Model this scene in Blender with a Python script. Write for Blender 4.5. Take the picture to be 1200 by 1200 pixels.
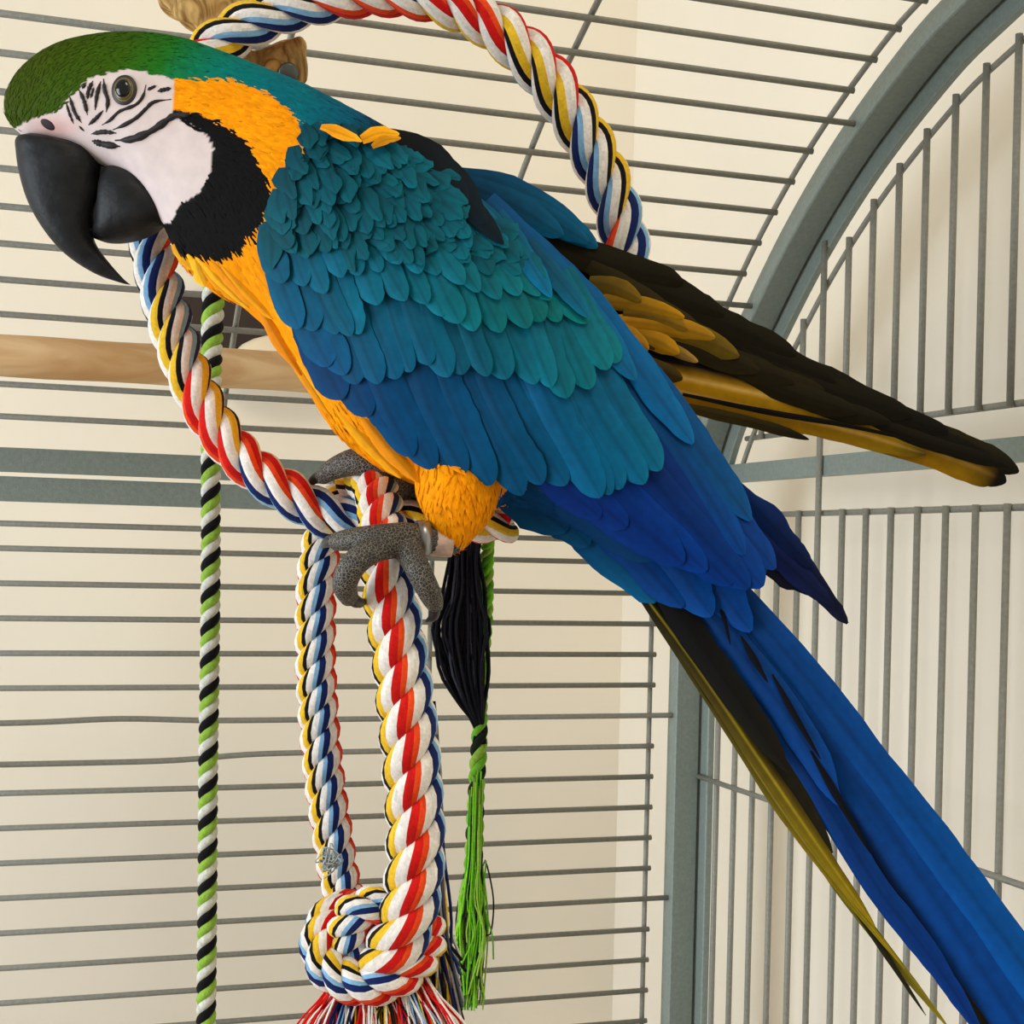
import bpy, bmesh, math, random
import numpy as np
from mathutils import Vector, Matrix
from mathutils.bvhtree import BVHTree

random.seed(7)
rng = np.random.default_rng(11)
for o in list(bpy.data.objects):
    bpy.data.objects.remove(o)
scene = bpy.context.scene
COL = scene.collection

# ------------------------------------------------------------------ camera
F, RHO = 1800.0, 0.025
CR = np.array([math.cos(RHO), 0, math.sin(RHO)])
CU = np.array([-math.sin(RHO), 0, math.cos(RHO)])
CD = np.array([0, 1.0, 0])
cam_d = bpy.data.cameras.new('camera')
cam = bpy.data.objects.new('camera', cam_d)
COL.objects.link(cam)
cam_d.sensor_width = 36.0
cam_d.lens = F / 1200 * 36
cam_d.shift_y = 45 / 1200
cam_d.clip_start = 0.02
m = Matrix(((CR[0], CU[0], -CD[0], 0), (CR[1], CU[1], -CD[1], 0), (CR[2], CU[2], -CD[2], 0), (0, 0, 0, 1)))
cam.matrix_world = m
scene.camera = cam

# ------------------------------------------------------------------ world, lights, exposure
world = bpy.data.worlds.new('world')
scene.world = world
world.use_nodes = True
bg = world.node_tree.nodes['Background']
bg.inputs['Color'].default_value = (1.0, 0.965, 0.90, 1)
bg.inputs['Strength'].default_value = 0.46


def area_light(name, loc, target, size, size_y, power, color):
    ld = bpy.data.lights.new(name, 'AREA')
    ld.shape = 'RECTANGLE'
    ld.size, ld.size_y = size, size_y
    ld.energy = power
    ld.color = color
    lo = bpy.data.objects.new(name, ld)
    COL.objects.link(lo)
    lo.location = loc
    lo.rotation_euler = (Vector(target) - Vector(loc)).to_track_quat('-Z', 'Y').to_euler()
    return lo


area_light('window_light', (-2.1, 0.15, -0.1), (0.4, 1.6, -0.2), 1.4, 1.6, 52, (0.82, 0.91, 1.0))
area_light('ceiling_light', (0.3, -0.2, 1.75), (0.2, 1.2, 0.0), 0.7, 0.7, 13.5, (1.0, 0.88, 0.66))

vs = scene.view_settings
vs.view_transform = 'Standard'
vs.look = 'None'
vs.exposure = 0.07
vs.gamma = 1.0
vs.use_curve_mapping = False


# ------------------------------------------------------------------ helpers
def P(px, py, Y):
    return (CR * (px - 600) / F + CU * (645 - py) / F + CD) * Y


def proj(p):
    p = np.asarray(p)
    Y = p[..., 1]
    return 600 + F * (p @ CR) / Y, 645 - F * (p @ CU) / Y


def lin(c):
    out = []
    for v in c[:3]:
        v = v / 255
        out.append(v / 12.92 if v <= 0.04045 else ((v + 0.055) / 1.055) ** 2.4)
    return np.array(out)


def tag(o, label=None, cat=None, group=None, kind=None):
    if label: o['label'] = label
    if cat: o['category'] = cat
    if group: o['group'] = group
    if kind: o['kind'] = kind
    return o


def empty(name, loc, label=None, cat=None, group=None):
    o = bpy.data.objects.new(name, None)
    o.empty_display_size = 0.02
    COL.objects.link(o)
    o.location = Vector([float(v) for v in loc])
    return tag(o, label, cat, group)


def mesh_obj(name, verts, faces, mat, parent=None, smooth=True, cols=None, uvs=None, facecols=None):
    """verts in world space; kept in place when parented."""
    me = bpy.data.meshes.new(name)
    verts = np.asarray(verts, dtype=float)
    org = np.zeros(3)
    if parent is None and len(verts):
        org = verts.mean(0)
    me.from_pydata((verts - org).tolist(), [], [list(map(int, f)) for f in faces])
    if cols is not None:
        a = me.color_attributes.new('Col', 'FLOAT_COLOR', 'POINT')
        c4 = np.ones((len(verts), 4)); c4[:, :3] = cols
        a.data.foreach_set('color', c4.ravel())
    if facecols is not None:
        a = me.color_attributes.new('Col', 'FLOAT_COLOR', 'CORNER')
        c = np.ones((len(me.loops), 4))
        ls = np.zeros(len(me.polygons), dtype=int); lt = np.zeros(len(me.polygons), dtype=int)
        me.polygons.foreach_get('loop_start', ls); me.polygons.foreach_get('loop_total', lt)
        c[:, :3] = np.repeat(np.asarray(facecols), lt, axis=0)
        a.data.foreach_set('color', c.ravel())
    if uvs is not None:
        ul = me.uv_layers.new(name='UVMap')
        li = np.zeros(len(me.loops), dtype=int)
        me.loops.foreach_get('vertex_index', li)
        ul.data.foreach_set('uv', np.asarray(uvs)[li].ravel())
    if smooth:
        me.polygons.foreach_set('use_smooth', [True] * len(me.polygons))
    me.update()
    if mat: me.materials.append(mat)
    o = bpy.data.objects.new(name, me)
    COL.objects.link(o)
    if parent is not None:
        o.parent = parent
        par = Vector((0, 0, 0))
        q = parent
        while q is not None:
            par += q.location
            q = q.parent
        o.location = -par
    else:
        o.location = org
    return o


def catmull(pts, n):
    pts = np.asarray(pts, dtype=float)
    if len(pts) == 2:
        t = np.linspace(0, 1, n)[:, None]
        return pts[0] * (1 - t) + pts[1] * t
    q = np.vstack([2 * pts[0] - pts[1], pts, 2 * pts[-1] - pts[-2]])
    k = len(pts) - 1
    u = np.linspace(0, k, n)
    i = np.minimum(u.astype(int), k - 1)
    t = (u - i)[:, None]
    p0, p1, p2, p3 = q[i], q[i + 1], q[i + 2], q[i + 3]
    return 0.5 * (2 * p1 + (p2 - p0) * t + (2 * p0 - 5 * p1 + 4 * p2 - p3) * t ** 2 + (3 * p1 - p0 - 3 * p2 + p3) * t ** 3)


def resample(pts, n):
    """catmull then even arc length (first 3 columns are the position)"""
    d = catmull(pts, max(200, 20 * len(pts)))
    s = np.concatenate([[0], np.cumsum(np.linalg.norm(np.diff(d[:, :3], axis=0), axis=1))])
    t = np.linspace(0, s[-1], n)
    return np.stack([np.interp(t, s, d[:, j]) for j in range(d.shape[1])], 1), s[-1]


def frames(p):
    t = np.gradient(p, axis=0)
    t /= np.linalg.norm(t, axis=1)[:, None] + 1e-12
    a = np.array([0, -1.0, 0])
    if abs(t[0] @ a) > 0.9: a = np.array([1.0, 0, 0])
    n = a - t[0] * (a @ t[0]); n /= np.linalg.norm(n)
    N = [n]
    for i in range(1, len(p)):
        n = N[-1] - t[i] * (N[-1] @ t[i])
        n /= np.linalg.norm(n) + 1e-12
        N.append(n)
    N = np.array(N)
    return t, N, np.cross(t, N)


def tube_data(pts, rad, seg=8, n=None, caps=True):
    pts = np.asarray(pts, dtype=float)
    if n: pts, _ = resample(pts, n)
    k = len(pts)
    rad = np.interp(np.linspace(0, 1, k), np.linspace(0, 1, len(rad)), rad) if np.ndim(rad) else np.full(k, rad)
    t, N, B = frames(pts)
    a = np.linspace(0, 2 * math.pi, seg, endpoint=False)
    ring = np.cos(a)[None, :, None] * N[:, None, :] + np.sin(a)[None, :, None] * B[:, None, :]
    v = (pts[:, None, :] + ring * rad[:, None, None]).reshape(-1, 3)
    f = []
    for i in range(k - 1):
        for j in range(seg):
            j2 = (j + 1) % seg
            f.append((i * seg + j, i * seg + j2, (i + 1) * seg + j2, (i + 1) * seg + j))
    if caps:
        f.append(tuple(range(seg - 1, -1, -1)))
        f.append(tuple((k - 1) * seg + j for j in range(seg)))
    return v, f


def merge(parts):
    V, Fc, off = [], [], 0
    for v, f in parts:
        V.append(v)
        Fc += [tuple(i + off for i in q) for q in f]
        off += len(v)
    return np.vstack(V), Fc


def remeshed(v, f, voxel, smooth=3):
    me = bpy.data.meshes.new('tmp')
    me.from_pydata(np.asarray(v).tolist(), [], [list(map(int, q)) for q in f])
    bm = bmesh.new(); bm.from_mesh(me)
    bmesh.ops.recalc_face_normals(bm, faces=bm.faces)
    bm.to_mesh(me); bm.free()
    o = bpy.data.objects.new('tmp', me)
    COL.objects.link(o)
    md = o.modifiers.new('r', 'REMESH'); md.mode = 'VOXEL'; md.voxel_size = voxel
    if smooth:
        ms = o.modifiers.new('s', 'SMOOTH'); ms.factor = 0.5; ms.iterations = smooth
    dg = bpy.context.evaluated_depsgraph_get()
    me2 = bpy.data.meshes.new_from_object(o.evaluated_get(dg))
    vv = np.zeros(len(me2.vertices) * 3); me2.vertices.foreach_get('co', vv)
    ff = [tuple(p.vertices) for p in me2.polygons]
    bpy.data.objects.remove(o)
    return vv.reshape(-1, 3), ff


def inside(px, py, poly):
    poly = np.asarray(poly, float)
    px = np.asarray(px, float); py = np.asarray(py, float)
    r = np.zeros(px.shape, bool)
    j = len(poly) - 1
    for i in range(len(poly)):
        xi, yi = poly[i]; xj, yj = poly[j]
        c = ((yi > py) != (yj > py)) & (px < (xj - xi) * (py - yi) / (yj - yi + 1e-9) + xi)
        r ^= c
        j = i
    return r


# ------------------------------------------------------------------ materials
def new_mat(name):
    mt = bpy.data.materials.new(name)
    mt.use_nodes = True
    nt = mt.node_tree
    return mt, nt, nt.nodes['Principled BSDF']


def plain(name, rgb, rough=0.5, metal=0.0, noise=None, bump=None, spec=0.5):
    mt, nt, b = new_mat(name)
    c = (*lin(rgb), 1)
    b.inputs['Base Color'].default_value = c
    b.inputs['Roughness'].default_value = rough
    b.inputs['Metallic'].default_value = metal
    b.inputs['Specular IOR Level'].default_value = spec
    tc = nt.nodes.new('ShaderNodeTexCoord')
    if noise:
        sc, amt = noise
        n = nt.nodes.new('ShaderNodeTexNoise'); n.inputs['Scale'].default_value = sc; n.inputs['Detail'].default_value = 4
        nt.links.new(tc.outputs['Object'], n.inputs['Vector'])
        r = nt.nodes.new('ShaderNodeMapRange'); r.inputs['From Min'].default_value = 0.3; r.inputs['From Max'].default_value = 0.7
        r.inputs['To Min'].default_value = 1 - amt; r.inputs['To Max'].default_value = 1 + amt
        nt.links.new(n.outputs['Fac'], r.inputs['Value'])
        mx = nt.nodes.new('ShaderNodeMix'); mx.data_type = 'RGBA'; mx.blend_type = 'MULTIPLY'; mx.inputs['Factor'].default_value = 1
        mx.inputs['A'].default_value = c
        nt.links.new(r.outputs['Result'], mx.inputs['B'])
        nt.links.new(mx.outputs['Result'], b.inputs['Base Color'])
    if bump:
        sc, st = bump
        n2 = nt.nodes.new('ShaderNodeTexNoise'); n2.inputs['Scale'].default_value = sc; n2.inputs['Detail'].default_value = 3
        nt.links.new(tc.outputs['Object'], n2.inputs['Vector'])
        bp = nt.nodes.new('ShaderNodeBump'); bp.inputs['Strength'].default_value = st; bp.inputs['Distance'].default_value = 0.002
        nt.links.new(n2.outputs['Fac'], bp.inputs['Height'])
        nt.links.new(bp.outputs['Normal'], b.inputs['Normal'])
    return mt


def vcol(name, rough=0.6, spec=0.3, wave=None, sheen=0.0, noise=0.12, noise_scale=400):
    """colour from the mesh's own Col attribute, fine fibre relief from UV"""
    mt, nt, b = new_mat(name)
    at = nt.nodes.new('ShaderNodeAttribute'); at.attribute_name = 'Col'
    tc = nt.nodes.new('ShaderNodeTexCoord')
    n = nt.nodes.new('ShaderNodeTexNoise'); n.inputs['Scale'].default_value = noise_scale; n.inputs['Detail'].default_value = 3
    nt.links.new(tc.outputs['Object'], n.inputs['Vector'])
    r = nt.nodes.new('ShaderNodeMapRange'); r.inputs['From Min'].default_value = 0.3; r.inputs['From Max'].default_value = 0.7
    r.inputs['To Min'].default_value = 1 - noise; r.inputs['To Max'].default_value = 1 + noise
    nt.links.new(n.outputs['Fac'], r.inputs['Value'])
    mx = nt.nodes.new('ShaderNodeMix'); mx.data_type = 'RGBA'; mx.blend_type = 'MULTIPLY'; mx.inputs['Factor'].default_value = 1
    nt.links.new(at.outputs['Color'], mx.inputs['A'])
    nt.links.new(r.outputs['Result'], mx.inputs['B'])
    nt.links.new(mx.outputs['Result'], b.inputs['Base Color'])
    b.inputs['Roughness'].default_value = rough
    b.inputs['Specular IOR Level'].default_value = spec
    b.inputs['Sheen Weight'].default_value = sheen
    if wave:
        axis, sc, st = wave
        w = nt.nodes.new('ShaderNodeTexWave'); w.bands_direction = axis
        w.inputs['Scale'].default_value = sc; w.inputs['Distortion'].default_value = 2.5; w.inputs['Detail'].default_value = 2
        w.inputs['Detail Scale'].default_value = 1.5
        nt.links.new(tc.outputs['UV'], w.inputs['Vector'])
        bp = nt.nodes.new('ShaderNodeBump'); bp.inputs['Strength'].default_value = st; bp.inputs['Distance'].default_value = 0.001
        nt.links.new(w.outputs['Fac'], bp.inputs['Height'])
        nt.links.new(bp.outputs['Normal'], b.inputs['Normal'])
    return mt


M_wall = plain('wall_paint', (240, 231, 213), 0.85, noise=(3, 0.03), bump=(60, 0.08), spec=0.2)
M_wall2 = plain('wall_paint_side', (240, 231, 213), 0.85, noise=(3, 0.03), bump=(60, 0.08), spec=0.2)
M_floor = plain('floor_boards', (150, 125, 95), 0.6, noise=(8, 0.15))
M_cage = plain('grey_green_powder_coat', (124, 136, 130), 0.42, noise=(260, 0.10), bump=(700, 0.25))
M_wire = plain('grey_wire_coat', (132, 132, 123), 0.45, noise=(300, 0.12), bump=(600, 0.25))
M_feather = vcol('feather', 0.6, 0.10, wave=('Y', 26, 0.22), noise=0.10, noise_scale=160)
M_plume = vcol('small_plumage', 0.75, 0.08, noise=0.10, noise_scale=220)
M_rope = vcol('cotton_rope', 0.9, 0.08, wave=('X', 9, 0.35), noise=0.10, noise_scale=500, sheen=0.05)
M_yarn = vcol('yarn', 0.85, 0.15, noise=0.15, noise_scale=500)
M_beak = plain('black_beak', (29, 30, 32), 0.5, noise=(60, 0.5), bump=(120, 0.4), spec=0.2)
M_black = plain('black_feather_line', (22, 14, 12), 0.7)
M_pupil = plain('pupil', (6, 6, 8), 0.08)
M_iris = plain('iris', (96, 82, 40), 0.25, noise=(900, 0.2))
M_eyering = plain('eye_ring', (40, 34, 28), 0.5)
M_nostril = plain('nostril', (38, 16, 18), 0.7)
M_steel = plain('steel_band', (150, 148, 144), 0.34, metal=0.9)
M_claw = plain('claw', (28, 27, 28), 0.35)
M_dark = plain('dark_brown_wood', (44, 26, 17), 0.6, noise=(30, 0.3))
M_cream = plain('cream_plastic', (226, 208, 176), 0.5)


def scaly():
    mt, nt, b = new_mat('scaly_foot_skin')
    tc = nt.nodes.new('ShaderNodeTexCoord')
    v = nt.nodes.new('ShaderNodeTexVoronoi'); v.inputs['Scale'].default_value = 520; v.feature = 'DISTANCE_TO_EDGE'
    nt.links.new(tc.outputs['Object'], v.inputs['Vector'])
    cr = nt.nodes.new('ShaderNodeValToRGB')
    cr.color_ramp.elements[0].position = 0.008; cr.color_ramp.elements[0].color = (*lin((150, 142, 126)), 1)
    cr.color_ramp.elements[1].position = 0.085; cr.color_ramp.elements[1].color = (*lin((36, 32, 30)), 1)
    nt.links.new(v.outputs['Distance'], cr.inputs['Fac'])
    n = nt.nodes.new('ShaderNodeTexNoise'); n.inputs['Scale'].default_value = 60
    nt.links.new(tc.outputs['Object'], n.inputs['Vector'])
    mx = nt.nodes.new('ShaderNodeMix'); mx.data_type = 'RGBA'; mx.blend_type = 'MIX'
    mx.inputs['B'].default_value = (*lin((44, 38, 33)), 1)
    mh = nt.nodes.new('ShaderNodeMath'); mh.operation = 'MULTIPLY'; mh.inputs[1].default_value = 0.6
    nt.links.new(n.outputs['Fac'], mh.inputs[0]); nt.links.new(mh.outputs['Value'], mx.inputs['Factor'])
    nt.links.new(cr.outputs['Color'], mx.inputs['A'])
    nt.links.new(mx.outputs['Result'], b.inputs['Base Color'])
    bp = nt.nodes.new('ShaderNodeBump'); bp.inputs['Strength'].default_value = 0.7; bp.inputs['Distance'].default_value = 0.001
    nt.links.new(v.outputs['Distance'], bp.inputs['Height'])
    nt.links.new(bp.outputs['Normal'], b.inputs['Normal'])
    b.inputs['Roughness'].default_value = 0.6
    return mt


M_scaly = scaly()


def wood(name, a, bcol, scale=(1, 1, 1), rough=0.55, dist=4, wscale=6):
    mt, nt, b = new_mat(name)
    tc = nt.nodes.new('ShaderNodeTexCoord')
    mp = nt.nodes.new('ShaderNodeMapping'); mp.inputs['Scale'].default_value = scale
    nt.links.new(tc.outputs['Object'], mp.inputs['Vector'])
    n = nt.nodes.new('ShaderNodeTexNoise'); n.inputs['Scale'].default_value = wscale; n.inputs['Detail'].default_value = 5
    n.inputs['Distortion'].default_value = dist
    nt.links.new(mp.outputs['Vector'], n.inputs['Vector'])
    cr = nt.nodes.new('ShaderNodeValToRGB')
    cr.color_ramp.elements[0].position = 0.35; cr.color_ramp.elements[0].color = (*lin(a), 1)
    cr.color_ramp.elements[1].position = 0.65; cr.color_ramp.elements[1].color = (*lin(bcol), 1)
    nt.links.new(n.outputs['Fac'], cr.inputs['Fac'])
    nt.links.new(cr.outputs['Color'], b.inputs['Base Color'])
    b.inputs['Roughness'].default_value = rough
    return mt


M_pine = wood('pine_dowel', (196, 152, 98), (226, 192, 144), (1, 14, 14), wscale=2.5, dist=1.0)
M_bark = wood('rough_toy_wood', (132, 92, 34), (204, 166, 96), (10, 10, 4), 0.75, wscale=5)

# ------------------------------------------------------------------ cage geometry frame
AN = math.radians(18.8)
D1 = np.array([math.cos(AN), math.sin(AN), 0])        # along the side panel, to the right and back
D2 = np.array([math.sin(AN), -math.cos(AN), 0])       # along the arched panel, towards the room
ZZ = np.array([0, 0, 1.0])
CC = np.array([0.20854, 1.7, 0.0])                    # corner post


def K(t, s, z):
    return CC + D1 * t + D2 * s + ZZ * z


# ------------------------------------------------------------------ room shell
def slab(name, a, b, z0, z1, n, th, mat):
    a, b, n = map(np.asarray, (a, b, n))
    v = []
    for q in (a, b):
        for d in (0, th):
            for z in (z0, z1):
                p = q + n * d; v.append((p[0], p[1], z))
    f = [(0, 1, 5, 4), (2, 6, 7, 3), (0, 2, 3, 1), (4, 5, 7, 6), (1, 3, 7, 5), (0, 4, 6, 2)]
    return tag(mesh_obj(name, v, f, mat, smooth=False), kind='structure')


FLOOR = -1.25
W_T, W_S = 0.12, -0.5
slab('wall_back', K(-2.6, W_S, 0), K(W_T + 0.1, W_S, 0), FLOOR, 1.9, -D2, 0.1, M_wall)
slab('wall_right', K(W_T, W_S - 0.1, 0), K(W_T, 2.6, 0), FLOOR, 1.9, D1, 0.1, M_wall2)
fl = [K(-2.6, W_S - 0.1, FLOOR), K(W_T + 0.1, W_S - 0.1, FLOOR), K(W_T + 0.1, 2.6, FLOOR), K(-2.6, 2.6, FLOOR)]
fv = [(*p[:2], FLOOR) for p in fl] + [(*p[:2], FLOOR - 0.05) for p in fl]
tag(mesh_obj('floor', fv, [(0, 3, 2, 1), (4, 5, 6, 7), (0, 1, 5, 4), (1, 2, 6, 5), (2, 3, 7, 6), (3, 0, 4, 7)], M_floor, smooth=False), kind='structure')

# ------------------------------------------------------------------ cage
cage = empty('bird_cage', K(0, 0, FLOOR), 'large grey-green metal parrot cage with curved wire roof and arched end panel', 'cage')
prof_ctrl = [(0, FLOOR), (0, -0.9), (0, -0.4), (0, -0.12), (0.004, -0.02), (0.014, 0.05), (0.032, 0.105), (0.075, 0.167), (0.144, 0.234), (0.23, 0.309),
             (0.325, 0.373), (0.4326, 0.426), (0.5014, 0.4485), (0.6, 0.472), (0.7, 0.48), (0.8, 0.476)]
prof, PLEN = resample([(a, b, 0) for a, b in prof_ctrl], 400)
prof = prof[:, :2]
_ps = np.concatenate([[0], np.cumsum(np.linalg.norm(np.diff(prof, axis=0), axis=1))])
_pt = np.gradient(prof, axis=0); _pt /= np.linalg.norm(_pt, axis=1)[:, None]
_pn = np.stack([_pt[:, 1], -_pt[:, 0]], 1)            # inward (towards the room, then downward)


def prof_at(arc, inward=0.0):
    s = np.interp(arc, _ps, prof[:, 0]); z = np.interp(arc, _ps, prof[:, 1])
    ns = np.interp(arc, _ps, _pn[:, 0]); nz = np.interp(arc, _ps, _pn[:, 1])
    return s + ns * inward, z + nz * inward


def arc_of_z(z):
    i = np.argmax(prof[:, 1])
    return np.interp(z, prof[:i, 1], _ps[:i])


def profile_bar(name, parent, t0, t1, in0, in1, mat, step=3, bev=0.0012):
    sec = [(t0 + bev, in0), (t1 - bev, in0), (t1, in0 + bev), (t1, in1 - bev), (t1 - bev, in1), (t0 + bev, in1), (t0, in1 - bev), (t0, in0 + bev)]
    idx = list(range(0, len(prof), step))
    if idx[-1] != len(prof) - 1: idx.append(len(prof) - 1)
    v, f = [], []
    for i in idx:
        for (t, q) in sec:
            v.append(K(t, prof[i, 0] + _pn[i, 0] * q, prof[i, 1] + _pn[i, 1] * q))
    n = len(sec)
    for i in range(len(idx) - 1):
        for j in range(n):
            f.append((i * n + j, i * n + (j + 1) % n, (i + 1) * n + (j + 1) % n, (i + 1) * n + j))
    f.append(tuple(range(n))); f.append(tuple((len(idx) - 1) * n + j for j in range(n)))
    return mesh_obj(name, v, f, mat, parent, smooth=False)


profile_bar('side_frame', cage, -0.030, -0.0015, -0.010, 0.012, M_cage)
profile_bar('arch_frame', cage, 0.0015, 0.010, -0.004, 0.027, M_cage)
profile_bar('side_frame', cage, -1.08, -1.05, -0.010, 0.012, M_cage)


def bar_box(name, parent, a, b, up, w, dep, depdir, mat):
    a, b = np.asarray(a), np.asarray(b)
    v = []
    for q in (a, b):
        for sg, tg in ((-1, -1), (1, -1), (1, 1), (-1, 1)):
            v.append(q + up * (w / 2) * sg + depdir * (dep / 2) * tg)
    f = [(0, 1, 2, 3), (4, 7, 6, 5), (0, 4, 5, 1), (1, 5, 6, 2), (2, 6, 7, 3), (3, 7, 4, 0)]
    return mesh_obj(name, v, f, mat, parent, smooth=False)


# two rails between the upper and the lower side panel
s_r, _ = prof_at(arc_of_z(0.07))
bar_box('rail', cage, K(-1.06, s_r, 0.0735), K(-0.02, s_r, 0.0735), ZZ, 0.0225, 0.016, D2, M_cage)
s_r2, _ = prof_at(arc_of_z(0.046))
bar_box('rail', cage, K(-1.06, s_r2, 0.0462), K(-0.02, s_r2, 0.0462), ZZ, 0.0235, 0.016, D2, M_cage)
bar_box('rail', cage, K(-1.06, 0, -0.86), K(-0.02, 0, -0.86), ZZ, 0.025, 0.016, D2, M_cage)
# rail across the arched panel
bar_box('rail', cage, K(0.010, 0.01, 0.088), K(0.010, 0.80, 0.088), ZZ, 0.019, 0.014, D1, M_cage)
bar_box('rail', cage, K(0.010, 0.0, -0.86), K(0.010, 0.80, -0.86), ZZ, 0.019, 0.014, D1, M_cage)

WR = 0.0029
side = mesh_obj('side_panel', *tube_data([K(-0.055, *prof_at(a)) for a in np.linspace(arc_of_z(0.113), PLEN * 0.99, 60)], 0.0027, 8), M_wire, cage)
side.name = 'side_panel'


def wire(name, pts, parent, rad=WR, seg=8, n=None):
    v, f = tube_data(pts, rad, seg, n)
    return mesh_obj(name, v, f, M_wire, parent)


for t in (-0.307, -0.533, -0.81):
    wire('upright_wire', [K(t, *prof_at(a, -0.004)) for a in np.linspace(arc_of_z(0.113), PLEN * 0.99, 60)], side, 0.0027)
for t in (-0.055, -0.307, -0.533, -0.81):
    wire('upright_wire', [K(t, -0.004, 0.016), K(t, -0.004, -0.85)], side, 0.0027)


def cross_wire(arc, t1, dz=None, inward=0.002):
    s, z = prof_at(arc, inward)
    if dz is None:
        wire('wire', [K(-1.06, s, z), K(t1, s, z)], side)
    else:
        tt = np.linspace(-1.06, t1, 60)
        wire('wire', [K(t, s, z + dz(t)) for t in tt], side)


# lower side panel
arc0 = arc_of_z(0.0138)
zs = [0.0138] + [-0.0098 - 0.0334 * k for k in range(26)]
for i, z in enumerate(zs):
    dz = None
    if i == 6:
        dz = lambda t: 0.003 * math.exp(-((t + 0.62) / 0.06) ** 2)
    if i == 7:
        dz = lambda t: -0.006 * (1 / (1 + math.exp((t + 0.53) / 0.02)))
    cross_wire(arc_of_z(z), -0.02 if i in (6, 12, 18, 24) else -0.052, dz)
# upper side panel and roof
k, a = 0, arc_of_z(0.1137)
while a < PLEN * 0.99:
    cross_wire(a, -0.02 if k % 6 == 5 else -0.052)
    a += 0.0338 if k == 0 else 0.0385; k += 1

# arched end panel with upright bars
arch = wire('arch_panel', [K(0.006, *prof_at(a, 0.050)) for a in np.linspace(arc_of_z(0.1), PLEN * 0.995, 60)], cage, 0.0027)
arch.name = 'arch_panel'
TI = np.array([prof_at(a, 0.050) for a in np.linspace(arc_of_z(0.0), PLEN, 300)])
for k in range(-3, 16):
    s = 0.1719 + 0.0406 * k
    zt = np.interp(s, TI[:, 0], TI[:, 1]) + 0.004
    long = (k == 2 or k == 13)
    if long:
        s_o = np.array([prof_at(a, 0.02) for a in np.linspace(arc_of_z(0.0), PLEN, 300)])
        wire('bar', [K(0.0, s, np.interp(s, s_o[:, 0], s_o[:, 1])), K(0.0, s, -0.85)], arch, 0.0031)
    else:
        if zt > 0.14:
            wire('bar', [K(0.002, s, zt), K(0.002, s, 0.121)], arch, 0.0031)
        wire('bar', [K(0.002, s, 0.046), K(0.002, s, -0.85)], arch, 0.0031)
wire('cross_wire', [K(0.007, 0.09, 0.1237), K(0.007, 0.80, 0.1237)], arch, 0.0029)
wire('cross_wire', [K(0.007, 0.05, 0.0430), K(0.007, 0.80, 0.0430)], arch, 0.0029)
wire('cross_wire', [K(-0.002, 0.012, -0.243), K(-0.002, 0.80, -0.243)], arch, 0.0029)
wire('cross_wire', [K(0.007, 0.012, -0.60), K(0.007, 0.80, -0.60)], arch, 0.0029)

# ------------------------------------------------------------------ perch
def hit_s(px, py, s):
    v = P(px, py, 1.0)
    p0 = K(0, s, 0)
    return v * ((p0 @ D2) / (v @ D2))


SP = 0.2
pa = hit_s(175, 426, SP); zP = pa[2]; 
nseg = 40
tt = np.linspace(-0.98, -0.004, nseg)
pp = np.array([K(t, SP + 0.0008 * math.sin(t * 17), zP + 0.0008 * math.sin(t * 11)) for t in tt])
v, f = tube_data(pp, [0.0175 + 0.0004 * math.sin(i * 1.3) for i in range(nseg)], 24)
perch = mesh_obj('wooden_perch', v, f, M_pine)
tag(perch, 'pale pine dowel perch running in front of the side bars', 'perch')

# dark board on the wall and the cream dome in front of it
def box_obj(name, ctr, ax, ay, az, mat, bev=0.004, parent=None):
    bm = bmesh.new()
    bmesh.ops.create_cube(bm, size=1.0)
    bmesh.ops.bevel(bm, geom=bm.edges[:], offset=0.04, segments=2, affect='EDGES')
    vv = np.array([v.co[:] for v in bm.verts]); ff = [[v.index for v in q.verts] for q in bm.faces]
    bm.free()
    w = np.asarray(ctr) + vv[:, :1] * np.asarray(ax) + vv[:, 1:2] * np.asarray(ay) + vv[:, 2:] * np.asarray(az)
    return mesh_obj(name, w, ff, mat, parent, smooth=False)


def hit_wall(px, py, s):
    return hit_s(px, py, s)


a_ = hit_wall(212, 341, W_S + 0.012); b_ = hit_wall(470, 432, W_S + 0.012)
c_ = (a_ + b_) / 2; wdt = abs((b_ - a_) @ D1); hgt = abs(b_[2] - a_[2])
o = box_obj('wall_plaque', c_, D1 * wdt, D2 * 0.022, ZZ * hgt, M_dark)
tag(o, 'dark brown board mounted on the wall behind the bars', 'board')
# cream dome sits on the perch line, on the wall side of the bars
dc = hit_s(352, 425, W_S + 0.05)
uu, vvv = 24, 12
V_, F_ = [], []
for i in range(vvv + 1):
    ph = math.pi * i / vvv
    for j in range(uu):
        th = 2 * math.pi * j / uu
        V_.append(dc + D1 * 0.088 * math.sin(ph) * math.cos(th) + D2 * 0.030 * math.sin(ph) * math.sin(th) + ZZ * 0.038 * math.cos(ph))
for i in range(vvv):
    for j in range(uu):
        F_.append((i * uu + j, (i + 1) * uu + j, (i + 1) * uu + (j + 1) % uu, i * uu + (j + 1) % uu))
o = mesh_obj('wall_ornament', V_, F_, M_cream)
tag(o, 'cream rounded ornament in front of the dark brown board', 'ornament')

# ------------------------------------------------------------------ ropes
C_W, C_R, C_O = (238, 230, 220), (206, 26, 22), (232, 74, 28)
C_N, C_L, C_Y, C_K = (24, 38, 92), (132, 178, 214), (232, 186, 44), (20, 18, 20)
WHEEL = [C_K, C_K, C_Y, C_Y, C_Y, C_W, C_W, C_W, C_W, C_R, C_R, C_R, C_O, C_O, C_W, C_W, C_W, C_W, C_N, C_N, C_N, C_L, C_L, C_W, C_W, C_W]
WHEEL = np.array([lin(c) for c in WHEEL])[::-1]


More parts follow.
